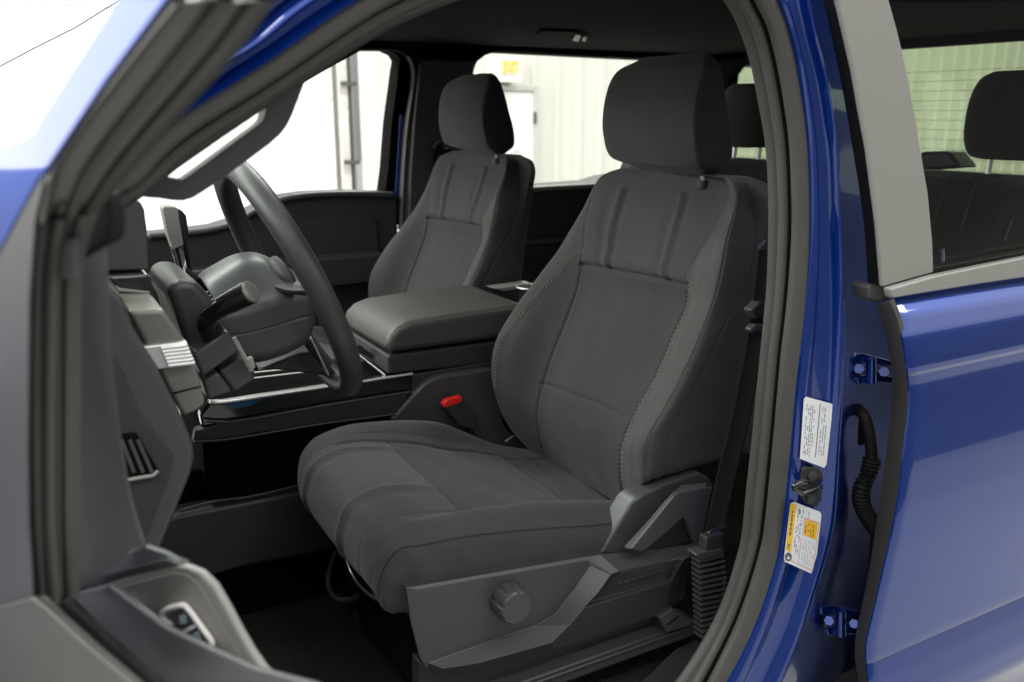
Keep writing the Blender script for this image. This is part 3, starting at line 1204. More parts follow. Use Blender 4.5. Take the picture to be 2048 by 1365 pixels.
for q_ in ((1897, 353, 1868, 446), (2046, 384, 2008, 482), (1955, 352, 1922, 460)):
    tube('accent_seam', [pt(q_[0], q_[1], X(2.004)), pt((q_[0] + q_[2]) / 2, (q_[1] + q_[3]) / 2, X(1.978)), pt(q_[2], q_[3], X(1.948))], .0030, M['fab_light'], bench, seg=6)
rh1 = pt(2025, 232, X(2.06))
rear_head(rh1.y, rh1.z, abs(pt(1933, 232, X(2.06)).y - rh1.y), (pt(1990, 143, X(2.06)).z - pt(1990, 318, X(2.06)).z) / 2)
rh2 = pt(1488, 232, X(2.06))
rear_head(rh2.y, rh2.z, abs(pt(1443, 232, X(2.06)).y - pt(1535, 232, X(2.06)).y) / 2, (pt(1490, 170, X(2.06)).z - pt(1490, 297, X(2.06)).z) / 2)

# ================================================================== CAB SHELL
fl = part('cab_floor')
box('floor_carpet', (-.55, .06, -.03), (2.5, 1.90, 0), M['carpet'], fl, bev=0)
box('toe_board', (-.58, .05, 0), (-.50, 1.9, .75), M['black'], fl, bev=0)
slab('sill_scuff_plate', [pt(q[0], q[1], Z(.055)) for q in [(1240, 1400), (1279, 1365), (1351, 1298), (1392, 1278), (1412, 1290), (1360, 1400)]], (0, 0, -.05), M['plas'], fl, bev=.004)
slab('carpet_fold', [pt(q[0], q[1], Z(.03)) for q in [(1100, 1400), (1130, 1340), (1340, 1270), (1380, 1262), (1340, 1305), (1250, 1400)]], (0, 0, -.03), M['carpet'], fl, bev=.01)
box('sill', (.0, .03, -.12), (2.3, .10, .01), M['plas_d'], fl, bev=.006)
box('back_panel', (2.42, .1, -.1), (2.48, 1.9, .84), M['black'], fl, bev=0)

rf = part('roof')
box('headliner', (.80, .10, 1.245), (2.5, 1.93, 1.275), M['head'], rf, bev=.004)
box('roof_skin', (.72, .04, 1.285), (2.6, 1.98, 1.32), M['blue'], rf, bev=.01)
slab('header', [Vector((.62, .12, 1.20)), Vector((.82, .12, 1.25)), Vector((.82, .12, 1.30)), Vector((.60, .12, 1.24))], (0, 1.8, 0), M['head'], rf, bev=.005)
# passenger side rail over the windows
for k, (px0, px1, py0, py1) in enumerate([(640, 1560, 60, 60)]):
    pass
top1 = [(600, 40), (1620, 40), (1620, 150), (1500, 128), (1287, 118), (994, 103), (972, 111), (955, 124), (949, 140), (946, 166), (935, 200), (840, 200), (836, 150), (826, 120), (806, 104), (790, 100), (700, 99), (640, 130)]
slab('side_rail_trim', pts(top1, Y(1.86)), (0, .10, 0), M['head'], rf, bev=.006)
# overhead lamp
ol = slab('map_lamp', [pt(q[0], q[1], Z(1.243)) for q in [(1072, 66), (1082, 59), (1160, 62), (1168, 70), (1156, 79), (1080, 76)]], (0, 0, -.004), M['head'], rf, bev=.001)
slab('map_lamp_switch', [pt(q[0], q[1], Z(1.236)) for q in [(1145, 80), (1152, 68), (1162, 70), (1157, 82)]], (0, 0, -.003), M['plas'], rf, bev=.001)
slab('map_lamp_switch', [pt(q[0], q[1], Z(1.236)) for q in [(1164, 80), (1168, 72), (1174, 74), (1170, 82)]], (0, 0, -.003), M['plas'], rf, bev=.001)
# rear wall of cab with window
wx = 2.40
rw_tl = pt(1467, 123, X(wx)); rw_tr = pt(2048, 78, X(wx)); rw_bl = pt(1445, 320, X(wx)); rw_br = pt(1850, 330, X(wx))
ZTOP = (rw_tl.z + rw_tr.z) / 2
yl = pt(1447, 220, X(wx)).y
rw = part('rear_wall')
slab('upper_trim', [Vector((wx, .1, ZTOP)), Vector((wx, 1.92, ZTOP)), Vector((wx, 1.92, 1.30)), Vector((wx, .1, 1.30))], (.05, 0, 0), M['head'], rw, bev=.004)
slab('corner_trim', [Vector((wx, yl, .80)), Vector((wx, 1.95, .80)), Vector((wx, 1.95, 1.28)), Vector((wx, yl - .10, 1.28)), Vector((wx, yl - .10, ZTOP + .0)), Vector((wx, yl - .06, ZTOP - .01)), Vector((wx, yl - .02, ZTOP - .05))], (.05, 0, 0), M['head'], rw, bev=.004)
slab('rear_window', [Vector((wx + .03, .12, .78)), Vector((wx + .03, 1.88, .78)), Vector((wx + .03, 1.88, 1.24)), Vector((wx + .03, .12, 1.24))], (.004, 0, 0), M['gl_rear'], rw, bev=0, flat=True)
M['wire'] = mat('heater_line', (.10, .12, .07), .5)
hl = [tube('heater_line', [Vector((wx + .026, .3, .84 + i * .028)), Vector((wx + .026, 1.7, .84 + i * .028))], .0006, M['wire'], rw, seg=4) for i in range(12)]
join('heater_lines', hl, rw)
# small speaker box on the shelf
slab('shelf_box', [pt(q[0], q[1], X(2.2)) for q in [(1838, 304), (1895, 302), (1922, 336), (1840, 342)]], (.08, 0, 0), M['plas_d'], rw, bev=.01)

# far side pillar A and B
ps = part('far_side_pillars')
tube('windscreen_pillar', [pt(720, 78, Y(1.90)), pt(560, 165, Y(1.90)), pt(400, 262, Y(1.90)), pt(60, 475, Y(1.90))], .032, M['head'], ps, seg=14)
slab('door_frame', pts([(770, 386), (776, 340), (783, 250), (798, 137), (801, 121), (794, 109), (775, 100), (775, 90), (812, 90), (826, 130), (824, 150), (812, 250), (796, 386)], Y(1.90)), (0, .08, 0), M['black'], ps, bev=.003)
slab('painted_pillar', pts([(790, 395), (800, 230), (815, 230), (812, 450), (790, 450)], Y(1.895)), (0, .08, 0), M['blue'], ps, bev=.002)
band('door_seal', pts([(782, 98), (806, 104), (821, 120), (827, 150), (813, 250), (805, 350), (800, 460)], Y(1.87)), pts([(796, 96), (816, 103), (833, 126), (837, 152), (826, 250), (820, 350), (815, 460)], Y(1.87)), lobes([(0, .45, .006), (.5, 1, .005)]), M['rubber'], ps, n=50, depth=.02)
slab('pillar_trim', pts([(838, 125), (846, 118), (950, 118), (946, 166), (935, 330), (930, 480), (816, 480), (820, 350), (827, 250), (838, 152)], Y(1.855)), (0, .06, 0), M['plas'], ps, bev=.012, seg=4)
tube('belt_guide', [pt(868, 296, Y(1.83)), pt(880, 286, Y(1.83)), pt(892, 300, Y(1.83))], .008, M['plas_d'], ps, smoothk=4)
slab('far_belt', pts([(866, 290), (900, 290), (900, 500), (868, 500)], Y(1.835)), (0, .003, 0), M['rubber_d'], ps, bev=0)
# far doors
fd = part('passenger_front_door', 'inside of the far front door')
dpoly = [(200, 476), (300, 470), (330, 467), (380, 462), (430, 455), (465, 444), (500, 424), (540, 404), (575, 393), (620, 387), (700, 384), (780, 386), (797, 392), (797, 640), (700, 700), (200, 700)]
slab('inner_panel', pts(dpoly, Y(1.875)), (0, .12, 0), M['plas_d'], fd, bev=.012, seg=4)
tube('window_ledge', pts([(300, 473), (380, 466), (430, 459), (467, 448), (502, 428), (542, 408), (577, 397), (622, 391), (700, 388), (785, 390)], Y(1.868)), .010, M['plas'], fd, smoothk=4)
slab('panel_recess', pts([(590, 470), (600, 452), (620, 442), (665, 436), (742, 432), (752, 440), (758, 500), (600, 514)], Y(1.866)), (0, .006, 0), M['plas_d'], fd, bev=.003)
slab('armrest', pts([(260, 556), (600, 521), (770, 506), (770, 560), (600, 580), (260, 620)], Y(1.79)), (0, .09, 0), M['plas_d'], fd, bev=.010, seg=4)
slab('door_pull', pts([(306, 541), (372, 535), (372, 544), (306, 550)], Y(1.78)), (0, .01, 0), M['plas'], fd, bev=.003)
rd_ = part('passenger_rear_door', 'inside of the far rear door')
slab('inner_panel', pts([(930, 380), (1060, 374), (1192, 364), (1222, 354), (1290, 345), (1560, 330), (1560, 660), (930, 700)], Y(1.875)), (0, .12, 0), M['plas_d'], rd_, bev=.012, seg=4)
tube('window_ledge', pts([(1040, 380), (1200, 371), (1230, 360)], Y(1.866)), .010, M['plas_l'], rd_, seg=10)
tube('armrest', pts([(1000, 493), (1060, 487), (1180, 477)], Y(1.84)), .011, M['plas'], rd_, seg=12)
slab('window_pane', pts([(930, 90), (1560, 90), (1560, 420), (930, 420)], Y(1.93)), (0, .004, 0), M['gl_clear'], rd_, bev=0, flat=True)

# windscreen glass over the dashboard
ws = part('windscreen')
slab('glass_pane', [Vector((-.28, .12, .90)), Vector((-.28, 1.88, .90)), Vector((.62, 1.84, 1.25)), Vector((.62, .16, 1.25))], (0, 0, .005), M['gl_green'], ws, bev=0, flat=True)

# ================================================================== DASHBOARD
db = part('dashboard')
# top body across the cab
slab('dash_body', [Vector((-.45, .34, .55)), Vector((-.45, .34, .86)), Vector((-.05, .34, .86)), Vector((.10, .34, .80)), Vector((.16, .34, .70)), Vector((.10, .34, .50))], (0, 1.5, 0), M['plas_d'], db, bev=.02, seg=4)
# instrument hood
slab('instrument_hood', pts([(150, 500), (200, 453), (262, 402), (270, 399), (281, 404), (289, 420), (294, 459), (298, 541), (219, 543), (150, 560)], Y(.32)), (0, .36, 0), M['plas'], db, bev=.012, seg=4)
slab('instrument_lens', pts([(210, 552), (296, 547), (316, 590), (326, 622), (252, 625), (225, 580)], Y(.30)), (0, .30, 0), M['gloss'], db, bev=.006)
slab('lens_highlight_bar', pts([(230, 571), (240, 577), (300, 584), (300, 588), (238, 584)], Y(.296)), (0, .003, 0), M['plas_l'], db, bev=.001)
slab('hood_edge', pts([(288, 560), (294, 553), (330, 590), (350, 640), (346, 650), (318, 618)], Y(.40)), (0, .02, 0), M['greige'], db, bev=.003)
# end face of the dash
endp = [(100, 560), (205, 560), (247, 600), (256, 630), (264, 653), (317, 741), (364, 833), (376, 862), (388, 893), (390, 919), (382, 952), (363, 1000), (319, 1106), (200, 1180), (100, 1180)]
slab('end_panel', pts(endp, Y(.15)), (0, .12, 0), M['plas'], db, bev=.008, seg=4)
slab('end_cover', pts([(100, 700), (205, 697), (228, 712), (245, 745), (280, 830), (343, 905), (345, 930), (330, 975), (290, 1080), (100, 1180)], Y(.146)), (0, .006, 0), M['plas_d'], db, bev=.004)
slab('fuse_slot', pts([(238, 871), (273, 868), (316, 940), (303, 952), (250, 962)], Y(.1415)), (0, .006, 0), M['black'], db, bev=0)
tube('slot_lip', pts([(253, 961), (290, 954), (306, 951), (316, 942)], Y(.141)), .0022, M['plas_l'], db, smoothk=4)
for k in range(3):
    tube('slot_rib', pts([(243 + k * 16, 880), (268 + k * 18, 945)], Y(.1415)), .0022, M['plas'], db)
# metallic trim band with vent
slab('trim_band', pts([(254, 622), (326, 619), (345, 645), (372, 686), (390, 723), (413, 810), (390, 826), (366, 835), (317, 740)], Y(.19)), (0, .15, 0), M['greige'], db, bev=.006)
slab('trim_seam', pts([(345, 786), (404, 772), (404, 774), (346, 789)], Y(.1885)), (0, .001, 0), M['black'], db, bev=0)
slab('bright_vent_frame', pts([(286, 694), (374, 684), (389, 727), (316, 740)], Y(.183)), (0, .02, 0), M['chrome'], db, bev=.002)
for k in range(6):
    tube('vent_louvre', pts([(322 + k * 3, 697 + k * 7), (374 + k * 3, 691 + k * 7)], Y(.181)), .0022, M['chrome'], db)
    if k < 5:
        slab('vent_gap', pts([(330 + k * 3, 700 + k * 7), (376 + k * 3, 695 + k * 7), (377 + k * 3, 697.5 + k * 7), (331 + k * 3, 702.5 + k * 7)], Y(.1815)), (0, .001, 0), M['black'], db, bev=0)
# knee panel under the column
slab('knee_panel', pts([(385, 710), (456, 660), (480, 703), (405, 757)], Y(.38)), (0, .25, 0), M['plas'], db, bev=.006)
slab('knee_bracket', pts([(436, 744), (484, 712), (512, 760), (470, 787)], Y(.40)), (0, .20, 0), M['plas'], db, bev=.006)
slab('knee_bracket', pts([(405, 762), (436, 744), (466, 786), (416, 802)], Y(.39)), (0, .20, 0), M['plas'], db, bev=.006)
tube('bracket_rail', pts([(467, 676), (503, 742)], Y(.385)), .004, M['plas_l'], db)
slab('bracket_clip', pts([(492, 720), (506, 714), (512, 736), (502, 742)], Y(.38)), (0, .01, 0), M['plas_l'], db, bev=.002)

# ================================================================== STEERING
st = part('steering_wheel')
wc = Vector((.361, .53, .772))
wr = .196
ax = Vector((math.cos(math.radians(22.5)), 0, math.sin(math.radians(22.5))))   # towards the driver
uu_ = Vector((-math.sin(math.radians(22.5)), 0, math.cos(math.radians(22.5))))
vv_ = Vector((0, 1, 0))
def wpt(th, r, d=0): return wc + uu_ * math.cos(th) * r + vv_ * math.sin(th) * r + ax * d


tube('rim', [wpt(2 * math.pi * i / 72, wr) for i in range(72)], .0182, M['wheel'], st, seg=16, closed=True)
hub = []
for d, r in ((-.03, .015), (-.024, .028), (-.012, .040), (-.002, .042), (.004, .038), (.008, .024)):
    hub.append([wpt(2 * math.pi * i / 10, r * (1.15 if i in (2, 3, 7, 8) else 1), d) for i in range(10)])
barrel('airbag_cover', hub, [M['plas_d']], st, 5, 5)
for th in (math.pi / 2 * .95, -math.pi / 2 * .95, math.pi):
    a, b = wpt(th, .05, -.02), wpt(th, wr - .004, 0)
    tube('spoke', [a, a.lerp(b, .5) + ax * -.006, b], [.013, .010, .010], M['plas_d'], st, smoothk=4, flat_=.5)
slab('spoke_trim', [wpt(math.pi + q, r, -.014) for q, r in ((-.28, .10), (-.10, .175), (.10, .175), (.28, .10))], ax * .004, M['metal'], st, bev=.002)

co = part('steering_column')
CR = []
for x, zt_c, zn_c, zb_c, k_ in ((.232, .780, .735, .690, .9), (.240, .786, .738, .672, .97), (.262, .797, .741, .657, 1), (.292, .810, .747, .651, 1), (.322, .812, .752, .654, 1), (.350, .800, .757, .662, 1), (.372, .786, .757, .672, .96), (.384, .776, .750, .690, .85)):
    r = [(.50, zb_c), (.555, zb_c), (.595, zb_c + .012), (.611, (zb_c + zt_c) / 2 - .02), (.611, zt_c - .035), (.600, zt_c - .006), (.565, zt_c), (.52, zt_c - .008), (.478, zn_c + .016), (.456, zn_c + .002), (.451, zn_c - .016), (.452, (zb_c + zn_c) / 2), (.462, zb_c + .014)]
    CR.append([Vector((x, .53 + (y_ - .53) * k_, z_)) for y_, z_ in r])
barrel('column_shroud', CR, [M['plas']], co, 6, 6, lambda u, v: -.0022 * g(u - 10.6, .05), (10.6,))
slab('column_lower_cover', pts([(519, 739), (600, 706), (640, 700), (672, 735), (678, 758), (640, 752), (580, 743)], Y(.56)), (0, .05, 0), M['plas_d'], co, bev=.006)
slab('shroud_core', pts([(420, 600), (470, 560), (560, 600), (600, 650), (590, 690), (540, 720), (500, 700)], Y(.50)), (0, .10, 0), M['plas_d'], co, bev=.01)
slab('column_collar', pts([(332, 575), (360, 562), (392, 561), (425, 598), (458, 661), (385, 710), (372, 690), (352, 630)], Y(.43)), (0, .20, 0), M['plas'], co, bev=.014, seg=5)
slab('shroud_gap', pts([(392, 562), (400, 554), (430, 600), (472, 668), (520, 742), (505, 742), (456, 664)], Y(.49)), (0, .1, 0), M['black'], co, bev=.004)
for k in range(5):
    slab('slider_tooth', pts([(408 + k * 5, 588 + k * 7), (416 + k * 5, 583 + k * 7), (418 + k * 5, 585 + k * 7), (410 + k * 5, 590.5 + k * 7)], Y(.462)), (0, .004, 0), M['plas_l'], co, bev=0)
sl0, sl1, sl2, sl3, sl4 = pt(425, 668, Y(.40)), pt(414, 640, Y(.38)), pt(432, 622, Y(.365)), pt(465, 603, Y(.345)), pt(500, 585, Y(.325))
tube('indicator_stalk', [sl0, sl1, sl2, sl3, sl4], [.017, .014, .0135, .0155, .0165], M['gloss'], co, seg=20, smoothk=6)
sdir = (sl4 - sl3).normalized()
tube('stalk_end_cap', [sl4 - sdir * .001, sl4 + sdir * .003, sl4 + sdir * .0045], [.0155, .0155, .013], M['greige'], co, seg=24)
slab('stalk_boot', pts([(400, 640), (412, 628), (440, 640), (452, 655), (440, 672), (410, 672)], Y(.425)), (0, .01, 0), M['plas_d'], co, bev=.003)
gs = part('gear_lever')
slab('lever_knob', pts([(325, 418), (329, 413), (350, 414), (356, 418), (368, 491), (347, 501), (336, 470)], Y(.66)), (0, .035, 0), M['plas_l'], gs, bev=.008, seg=5)
slab('knob_side', pts([(350, 416), (362, 419), (373, 432), (378, 464), (376, 486), (366, 492)], Y(.665)), (0, .035, 0), M['gloss'], gs, bev=.006, seg=4)
tube('lever_stem', [pt(358, 492, Y(.68)), pt(366, 525, Y(.67)), pt(374, 560, Y(.65))], [.014, .012, .010], M['gloss'], gs, seg=14)

# ================================================================== CENTRE CONSOLE
cn = part('centre_console')
CY = .85
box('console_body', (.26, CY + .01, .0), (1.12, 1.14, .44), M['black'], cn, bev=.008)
slab('armrest_lid', pts([(776, 709), (774, 690), (780, 672), (796, 655), (824, 643), (908, 629), (1036, 611), (1060, 612), (1060, 668), (982, 682)], Y(CY)), (0, .29, 0), M['leather'], cn, bev=.016, seg=6)
dashes('lid_stitching', [(pt(a, b, Y(CY - .001)), Vector((0, -1, .3)).normalized()) for a, b in [(779, 706), (778, 690), (784, 674), (799, 659), (826, 648), (908, 634), (1034, 616)]], M['plas_l'], cn, .004, .0025, .0005, .0006)
slab('storage_bin', pts([(776, 712), (982, 685), (1065, 674), (1065, 735), (982, 728), (776, 750)], Y(CY + .006)), (0, .28, 0), M['plas_d'], cn, bev=.006)
slab('side_panel', pts([(400, 830), (420, 806), (450, 806), (640, 775), (825, 749), (822, 783), (640, 812), (456, 845), (405, 856)], Y(CY)), (0, .03, 0), M['gloss'], cn, bev=.005)
slab('side_ridge', pts([(392, 862), (456, 846), (640, 813), (822, 784), (792, 832), (640, 850), (387, 889)], Y(CY - .008)), (0, .03, 0), M['plas_d'], cn, bev=.005, seg=4)
tube('ridge_edge', pts([(410, 843), (456, 845), (640, 813), (822, 784)], Y(CY - .010)), .0022, M['plas'], cn, smoothk=3)
tube('lower_ridge_edge', pts([(388, 884), (450, 880), (640, 849), (792, 829)], Y(CY - .012)), .0022, M['plas'], cn, smoothk=3)
tube('chrome_strip', pts([(420, 804), (432, 806), (456, 804), (560, 788), (672, 771)], Y(CY - .004)), .0034, M['chrome'], cn, smoothk=5)
tube('chrome_strip', pts([(712, 766), (760, 758), (825, 748)], Y(CY - .004)), .0032, M['chrome'], cn)
slab('blue_strip', pts([(458, 808), (530, 797), (500, 812), (458, 820)], Y(CY - .0008)), (0, .0006, 0), mat('blue_film', (.0, .09, .22), .3), cn, bev=0)  # thin dark blue patch on the gloss side panel
slab('rear_side_cover', pts([(780, 842), (826, 790), (850, 766), (880, 752), (985, 737), (992, 745), (1010, 850), (1060, 905), (960, 912)], Y(CY - .012)), (0, .03, 0), M['plas'], cn, bev=.008, seg=4)
slab('rear_side_shadow_panel', pts([(826, 750), (985, 724), (1050, 735), (1050, 760), (880, 775), (820, 800)], Y(CY + .004)), (0, .03, 0), M['plas_d'], cn, bev=.003)
# open tray
zt = .482
box('tray_floor', (.28, CY + .02, .435), (.66, 1.13, .455), M['black'], cn, bev=.002)
tube('tray_rail', [pt(508, 757, Z(zt)), pt(640, 741, Z(zt))], .0022, M['chrome'], cn)
tube('tray_rail', [pt(508, 746, Z(zt)), pt(602, 736, Z(zt))], .0022, M['chrome'], cn)
tube('tray_bar', [pt(707, 702, Y(.93)), pt(771, 752, Y(.87))], .0035, M['metal'], cn)
slab('usb_block', pts([(714, 690), (724, 693), (752, 716), (748, 722), (716, 704)], Y(.95)), (0, .02, 0), M['plas_d'], cn, bev=.002)
slab('cup_holder_rim', pts([(984, 577), (1062, 566), (1062, 574), (1010, 583)], Y(1.12)), (0, .04, 0), M['chrome'], cn, bev=.002)
tube('cup_holder_ring', [Vector((1.12 + .035 * math.cos(q * math.pi / 8), 1.05 + .035 * math.sin(q * math.pi / 8), .598)) for q in range(16)], .003, M['chrome'], cn, closed=True)
# lower tunnel side
slab('lower_side_panel', pts([(300, 1050), (352, 1032), (613, 982), (700, 975), (700, 1095), (505, 1132), (414, 1157), (300, 1190)], Y(.83)), (0, .06, 0), M['plas'], cn, bev=.01, seg=4)
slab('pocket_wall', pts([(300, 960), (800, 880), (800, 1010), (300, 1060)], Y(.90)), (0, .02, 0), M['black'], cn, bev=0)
tube('pocket_edge', pts([(360, 1022), (430, 1003), (500, 994), (613, 968)], Y(.835)), .003, M['plas'], cn, smoothk=4)
# buckle
bk = part('seat_belt_buckle')
slab('buckle_body', pts([(887, 812), (894, 806), (928, 796), (936, 806), (958, 846), (950, 862), (918, 852)], Y(.80)), (0, .022, 0), M['plas_d'], bk, bev=.004, seg=4)
slab('release_button', pts([(886, 810), (894, 801), (922, 793), (926, 799), (922, 806), (890, 817)], Y(.797)), (0, .016, 0), M['red'], bk, bev=.002)
tube('buckle_stalk', [pt(935, 850, Y(.81)), pt(960, 900, Y(.80))], .010, M['rubber_d'], bk, flat_=.5)
tube('anchor_pin', pts([(1010, 884), (1028, 872)], Y(.79)), .003, M['metal'], bk)

# ================================================================== SEAT BELT (near side)
sb_ = part('seat_belt')
band('webbing', pts([(1516, 500), (1505, 600), (1493, 680), (1475, 775), (1458, 856), (1435, 944), (1411, 1061)], Y(.17)), pts([(1550, 500), (1540, 600), (1530, 680), (1512, 775), (1496, 856), (1474, 944), (1448, 1061)], Y(.155)), [(0, 0), (.06, .0008), (.12, .0002), (.88, .0002), (.94, .0008), (1, 0)], M['rubber_d'], sb_, n=40, depth=.0012)
slab('belt_stop', pts([(1502, 622), (1520, 604), (1560, 610), (1560, 640), (1512, 640)], Y(.15)), (0, .02, 0), M['plas_d'], sb_, bev=.004)
slab('latch_plate_grip', pts([(1500, 660), (1512, 650), (1560, 652), (1560, 664), (1505, 668)], Y(.148)), (0, .015, 0), M['plas'], sb_, bev=.004)
tube('webbing_pin', pts([(1518, 496), (1530, 483)], Y(.16)), .003, M['metal'], sb_)
slab('latch_tongue', pts([(1417, 1066), (1422, 1061), (1452, 1051), (1453, 1054), (1424, 1068)], Y(.145)), (0, .002, 0), M['metal'], sb_, bev=.0005)
slab('anchor_sleeve', pts([(1414, 1076), (1448, 1066), (1448, 1096), (1410, 1106)], Y(.15)), (0, .02, 0), M['plas_d'], sb_, bev=.003)
rs = []
for k in range(15):
    t_ = k / 14
    cxp = 1419 + 6 * math.sin(t_ * 3) - 8 * t_ * 0
    y0_ = 1122 + t_ * 152
    hw_ = (26 + 2 * math.sin(t_ * 3)) * (1 - max(0, t_ - .55) * .95)
    lx = 1398 + t_ * 6
    rs.append(slab('rib', pts([(lx, y0_), (lx + 2 * hw_, y0_ - 11), (lx + 2 * hw_, y0_ - 6), (lx, y0_ + 6)], Y(.15)), (0, .022, 0), M['plas'], None, bev=.0014))
rs.append(slab('sleeve_core', pts([(1401, 1116), (1446, 1104), (1446, 1160), (1436, 1210), (1410, 1276), (1404, 1276)], Y(.156)), (0, .016, 0), M['black'], None, bev=0))
rs.append(slab('sleeve_top', pts([(1392, 1112), (1398, 1107), (1446, 1097), (1449, 1104), (1446, 1112), (1400, 1122)], Y(.148)), (0, .026, 0), M['plas'], None, bev=.002))
join('bellows_boot', rs, sb_)

# ================================================================== DOOR OPENING AND B PILLAR
bs = part('body_side')
IN = [(150, 560), (175, 492), (212, 440), (285, 385), (366, 322), (460, 258), (560, 190), (640, 138), (705, 93), (760, 62), (830, 30), (905, 0), (1000, -34), (1180, -60), (1330, -60), (1430, -20), (1464, 24), (1479, 57), (1497, 108), (1508, 154), (1519, 213), (1530, 272), (1537, 360), (1538, 450), (1535, 565), (1529, 635), (1522, 706), (1513, 794), (1506, 869), (1492, 992), (1484, 1076), (1477, 1104), (1453, 1183), (1419, 1258), (1368, 1339), (1340, 1375), (1300, 1440)]
OUT = [(120, 520), (160, 420), (216, 362), (256, 345), (304, 286), (366, 234), (460, 176), (550, 120), (625, 68), (700, 18), (790, -35), (900, -80), (1000, -110), (1180, -130), (1360, -130), (1500, -80), (1543, 0), (1563, 42), (1578, 99), (1591, 165), (1602, 242), (1607, 295), (1610, 370), (1611, 450), (1604, 565), (1596, 642), (1588, 706), (1581, 780), (1570, 900), (1551, 1076), (1543, 1110), (1529, 1160), (1495, 1256), (1450, 1351), (1436, 1380), (1400, 1450)]
# cabin-side lip, wide soft lobe, groove, outer ridge
band('door_opening_seal', pts(IN, Y(.075)), pts(OUT, Y(.012)), [(0, 0), (.03, .004), (.10, .006), (.2, .004), (.26, .001), (.30, .004), (.38, .010), (.48, .013), (.56, .011), (.60, .006), (.635, -.004), (.665, -.004), (.69, .004), (.74, .009), (.84, .011), (.93, .008), (.98, .002), (1, 0)], [M['rubber'], M['rubber_d']], bs, zones=((.615, .68, 1),), n=260, depth=.03, near=True)
# blue pillar between opening and rear door
R1p = [(1543, -4), (1563, 42), (1578, 99), (1591, 165), (1602, 242), (1607, 295), (1611, 450), (1604, 565), (1596, 642), (1581, 770), (1570, 900), (1551, 1076), (1529, 1160), (1495, 1256), (1450, 1351), (1425, 1400)]
R2p = [(1619, -4), (1635, 77), (1651, 136), (1662, 198), (1675, 295), (1681, 450), (1688, 599), (1688, 706), (1686, 783), (1680, 880), (1669, 1048), (1647, 1132), (1624, 1205), (1591, 1301), (1568, 1351), (1545, 1400)]
band('painted_pillar', pts(R1p, Y(.018)), pts(R2p, Y(.004)), [(0, -.004), (.05, .004), (.12, .010), (.22, .011), (.30, .006), (.36, .000), (.42, -.001), (.60, -.001), (.68, .0), (.74, .004), (.80, .010), (.88, .011), (.95, .007), (1, -.004)], M['blue'], bs, n=120, depth=.03)
R3p = [(1720, -4), (1735, 77), (1748, 136), (1762, 198), (1785, 295), (1815, 450), (1830, 599), (1845, 706), (1820, 800), (1815, 900), (1800, 1048), (1780, 1132), (1760, 1205), (1740, 1301), (1740, 1351), (1740, 1400)]
band('door_jamb', pts(R2p, Y(.006)), pts(R3p, Y(.11)), [(0, -.002), (.15, -.006), (.5, -.012), (.8, -.016), (1, -.016)], M['blue'], bs, n=100, depth=.02)
# roof rail above the front door
band('roof_rail', pts([(150, 420), (230, 345), (304, 283), (366, 230), (460, 172), (550, 116), (625, 64), (700, 14), (790, -40)], Y(.014)), pts([(100, 330), (180, 262), (260, 200), (330, 150), (420, 80), (480, 40), (530, -10), (600, -60), (680, -110)], Y(-.005)), [(0, -.002), (.05, .006), (.12, .008), (.16, .002), (.22, -.006), (.34, -.008), (.40, -.002), (.46, .006), (.56, .010), (.64, .006), (.70, -.004), (.78, -.004), (.84, .006), (1, .012)], M['blue'], bs, n=80, depth=.03, hint=(0, -1, .2))
# inner A pillar trim with grab handle
AP = part('windscreen_pillar_trim')
band('pillar_cover', pts([(205, 462), (262, 408), (300, 376), (366, 328), (460, 262), (560, 194), (640, 142), (712, 98), (770, 64)], Y(.080)), pts([(190, 420), (240, 380), (285, 345), (366, 290), (460, 226), (560, 160), (640, 108), (705, 66), (760, 36)], Y(.070)), [(0, 0), (.3, .008), (.7, .010), (1, 0)], M['plas'], AP, n=60, depth=.03)
HO = [(278, 392), (300, 396), (319, 397), (366, 402), (384, 397), (403, 386), (440, 362), (500, 318), (556, 273), (570, 258), (580, 242), (600, 190), (612, 160), (624, 148), (700, 96), (640, 130), (540, 196)]
HI = [(334, 352), (345, 342), (430, 280), (520, 212), (527, 208), (533, 212), (533, 222), (529, 238), (520, 249), (505, 260), (440, 308), (380, 352), (366, 360), (345, 357)]


def ring_slab(name, outer, inner, plane, back, m, parent, n=90, prof=((0, 0), (.12, .006), (.5, .009), (.88, .006), (1, 0)), **k):
    """closed band between two loops, angularly matched"""
    O = pts(outer, plane)
    I = pts(inner, plane)
    c = sum(I, Vector()) / len(I)
    O = resample(smooth_path(O, 5, True) + [O[0]], 400)
    I = resample(smooth_path(I, 5, True) + [I[0]], n)
    e1 = (I[n // 4] - c).normalized()
    # for every inner point, nearest outer point along the direction from the inner loop outwards
    B = []
    for i in range(n):
        tv = (I[(i + 1) % (n - 1)] - I[i - 1 if i else n - 2]).normalized()
        nn = Vector(plane[1]).cross(tv).normalized()
        if nn.dot(I[i] - c) < 0:
            nn = -nn
        best, bp_ = 1e9, None
        for o in O:
            d = o - I[i]
            f = d.dot(nn)
            if f <= 0:
                continue
            s = abs(d.dot(tv)) * 2.2 + f
            if s < best:
                best, bp_ = s, o
        B.append(bp_ if bp_ is not None else O[0])
    B[-1] = B[0]
    for _ in range(3):
        B = [B[0]] + [(B[i - 1] + B[i] * 2 + B[i + 1]) / 4 for i in range(1, n - 1)] + [B[-1]]
    return band(name, I, B, list(prof), m, parent, raw=True, depth=back, **k)


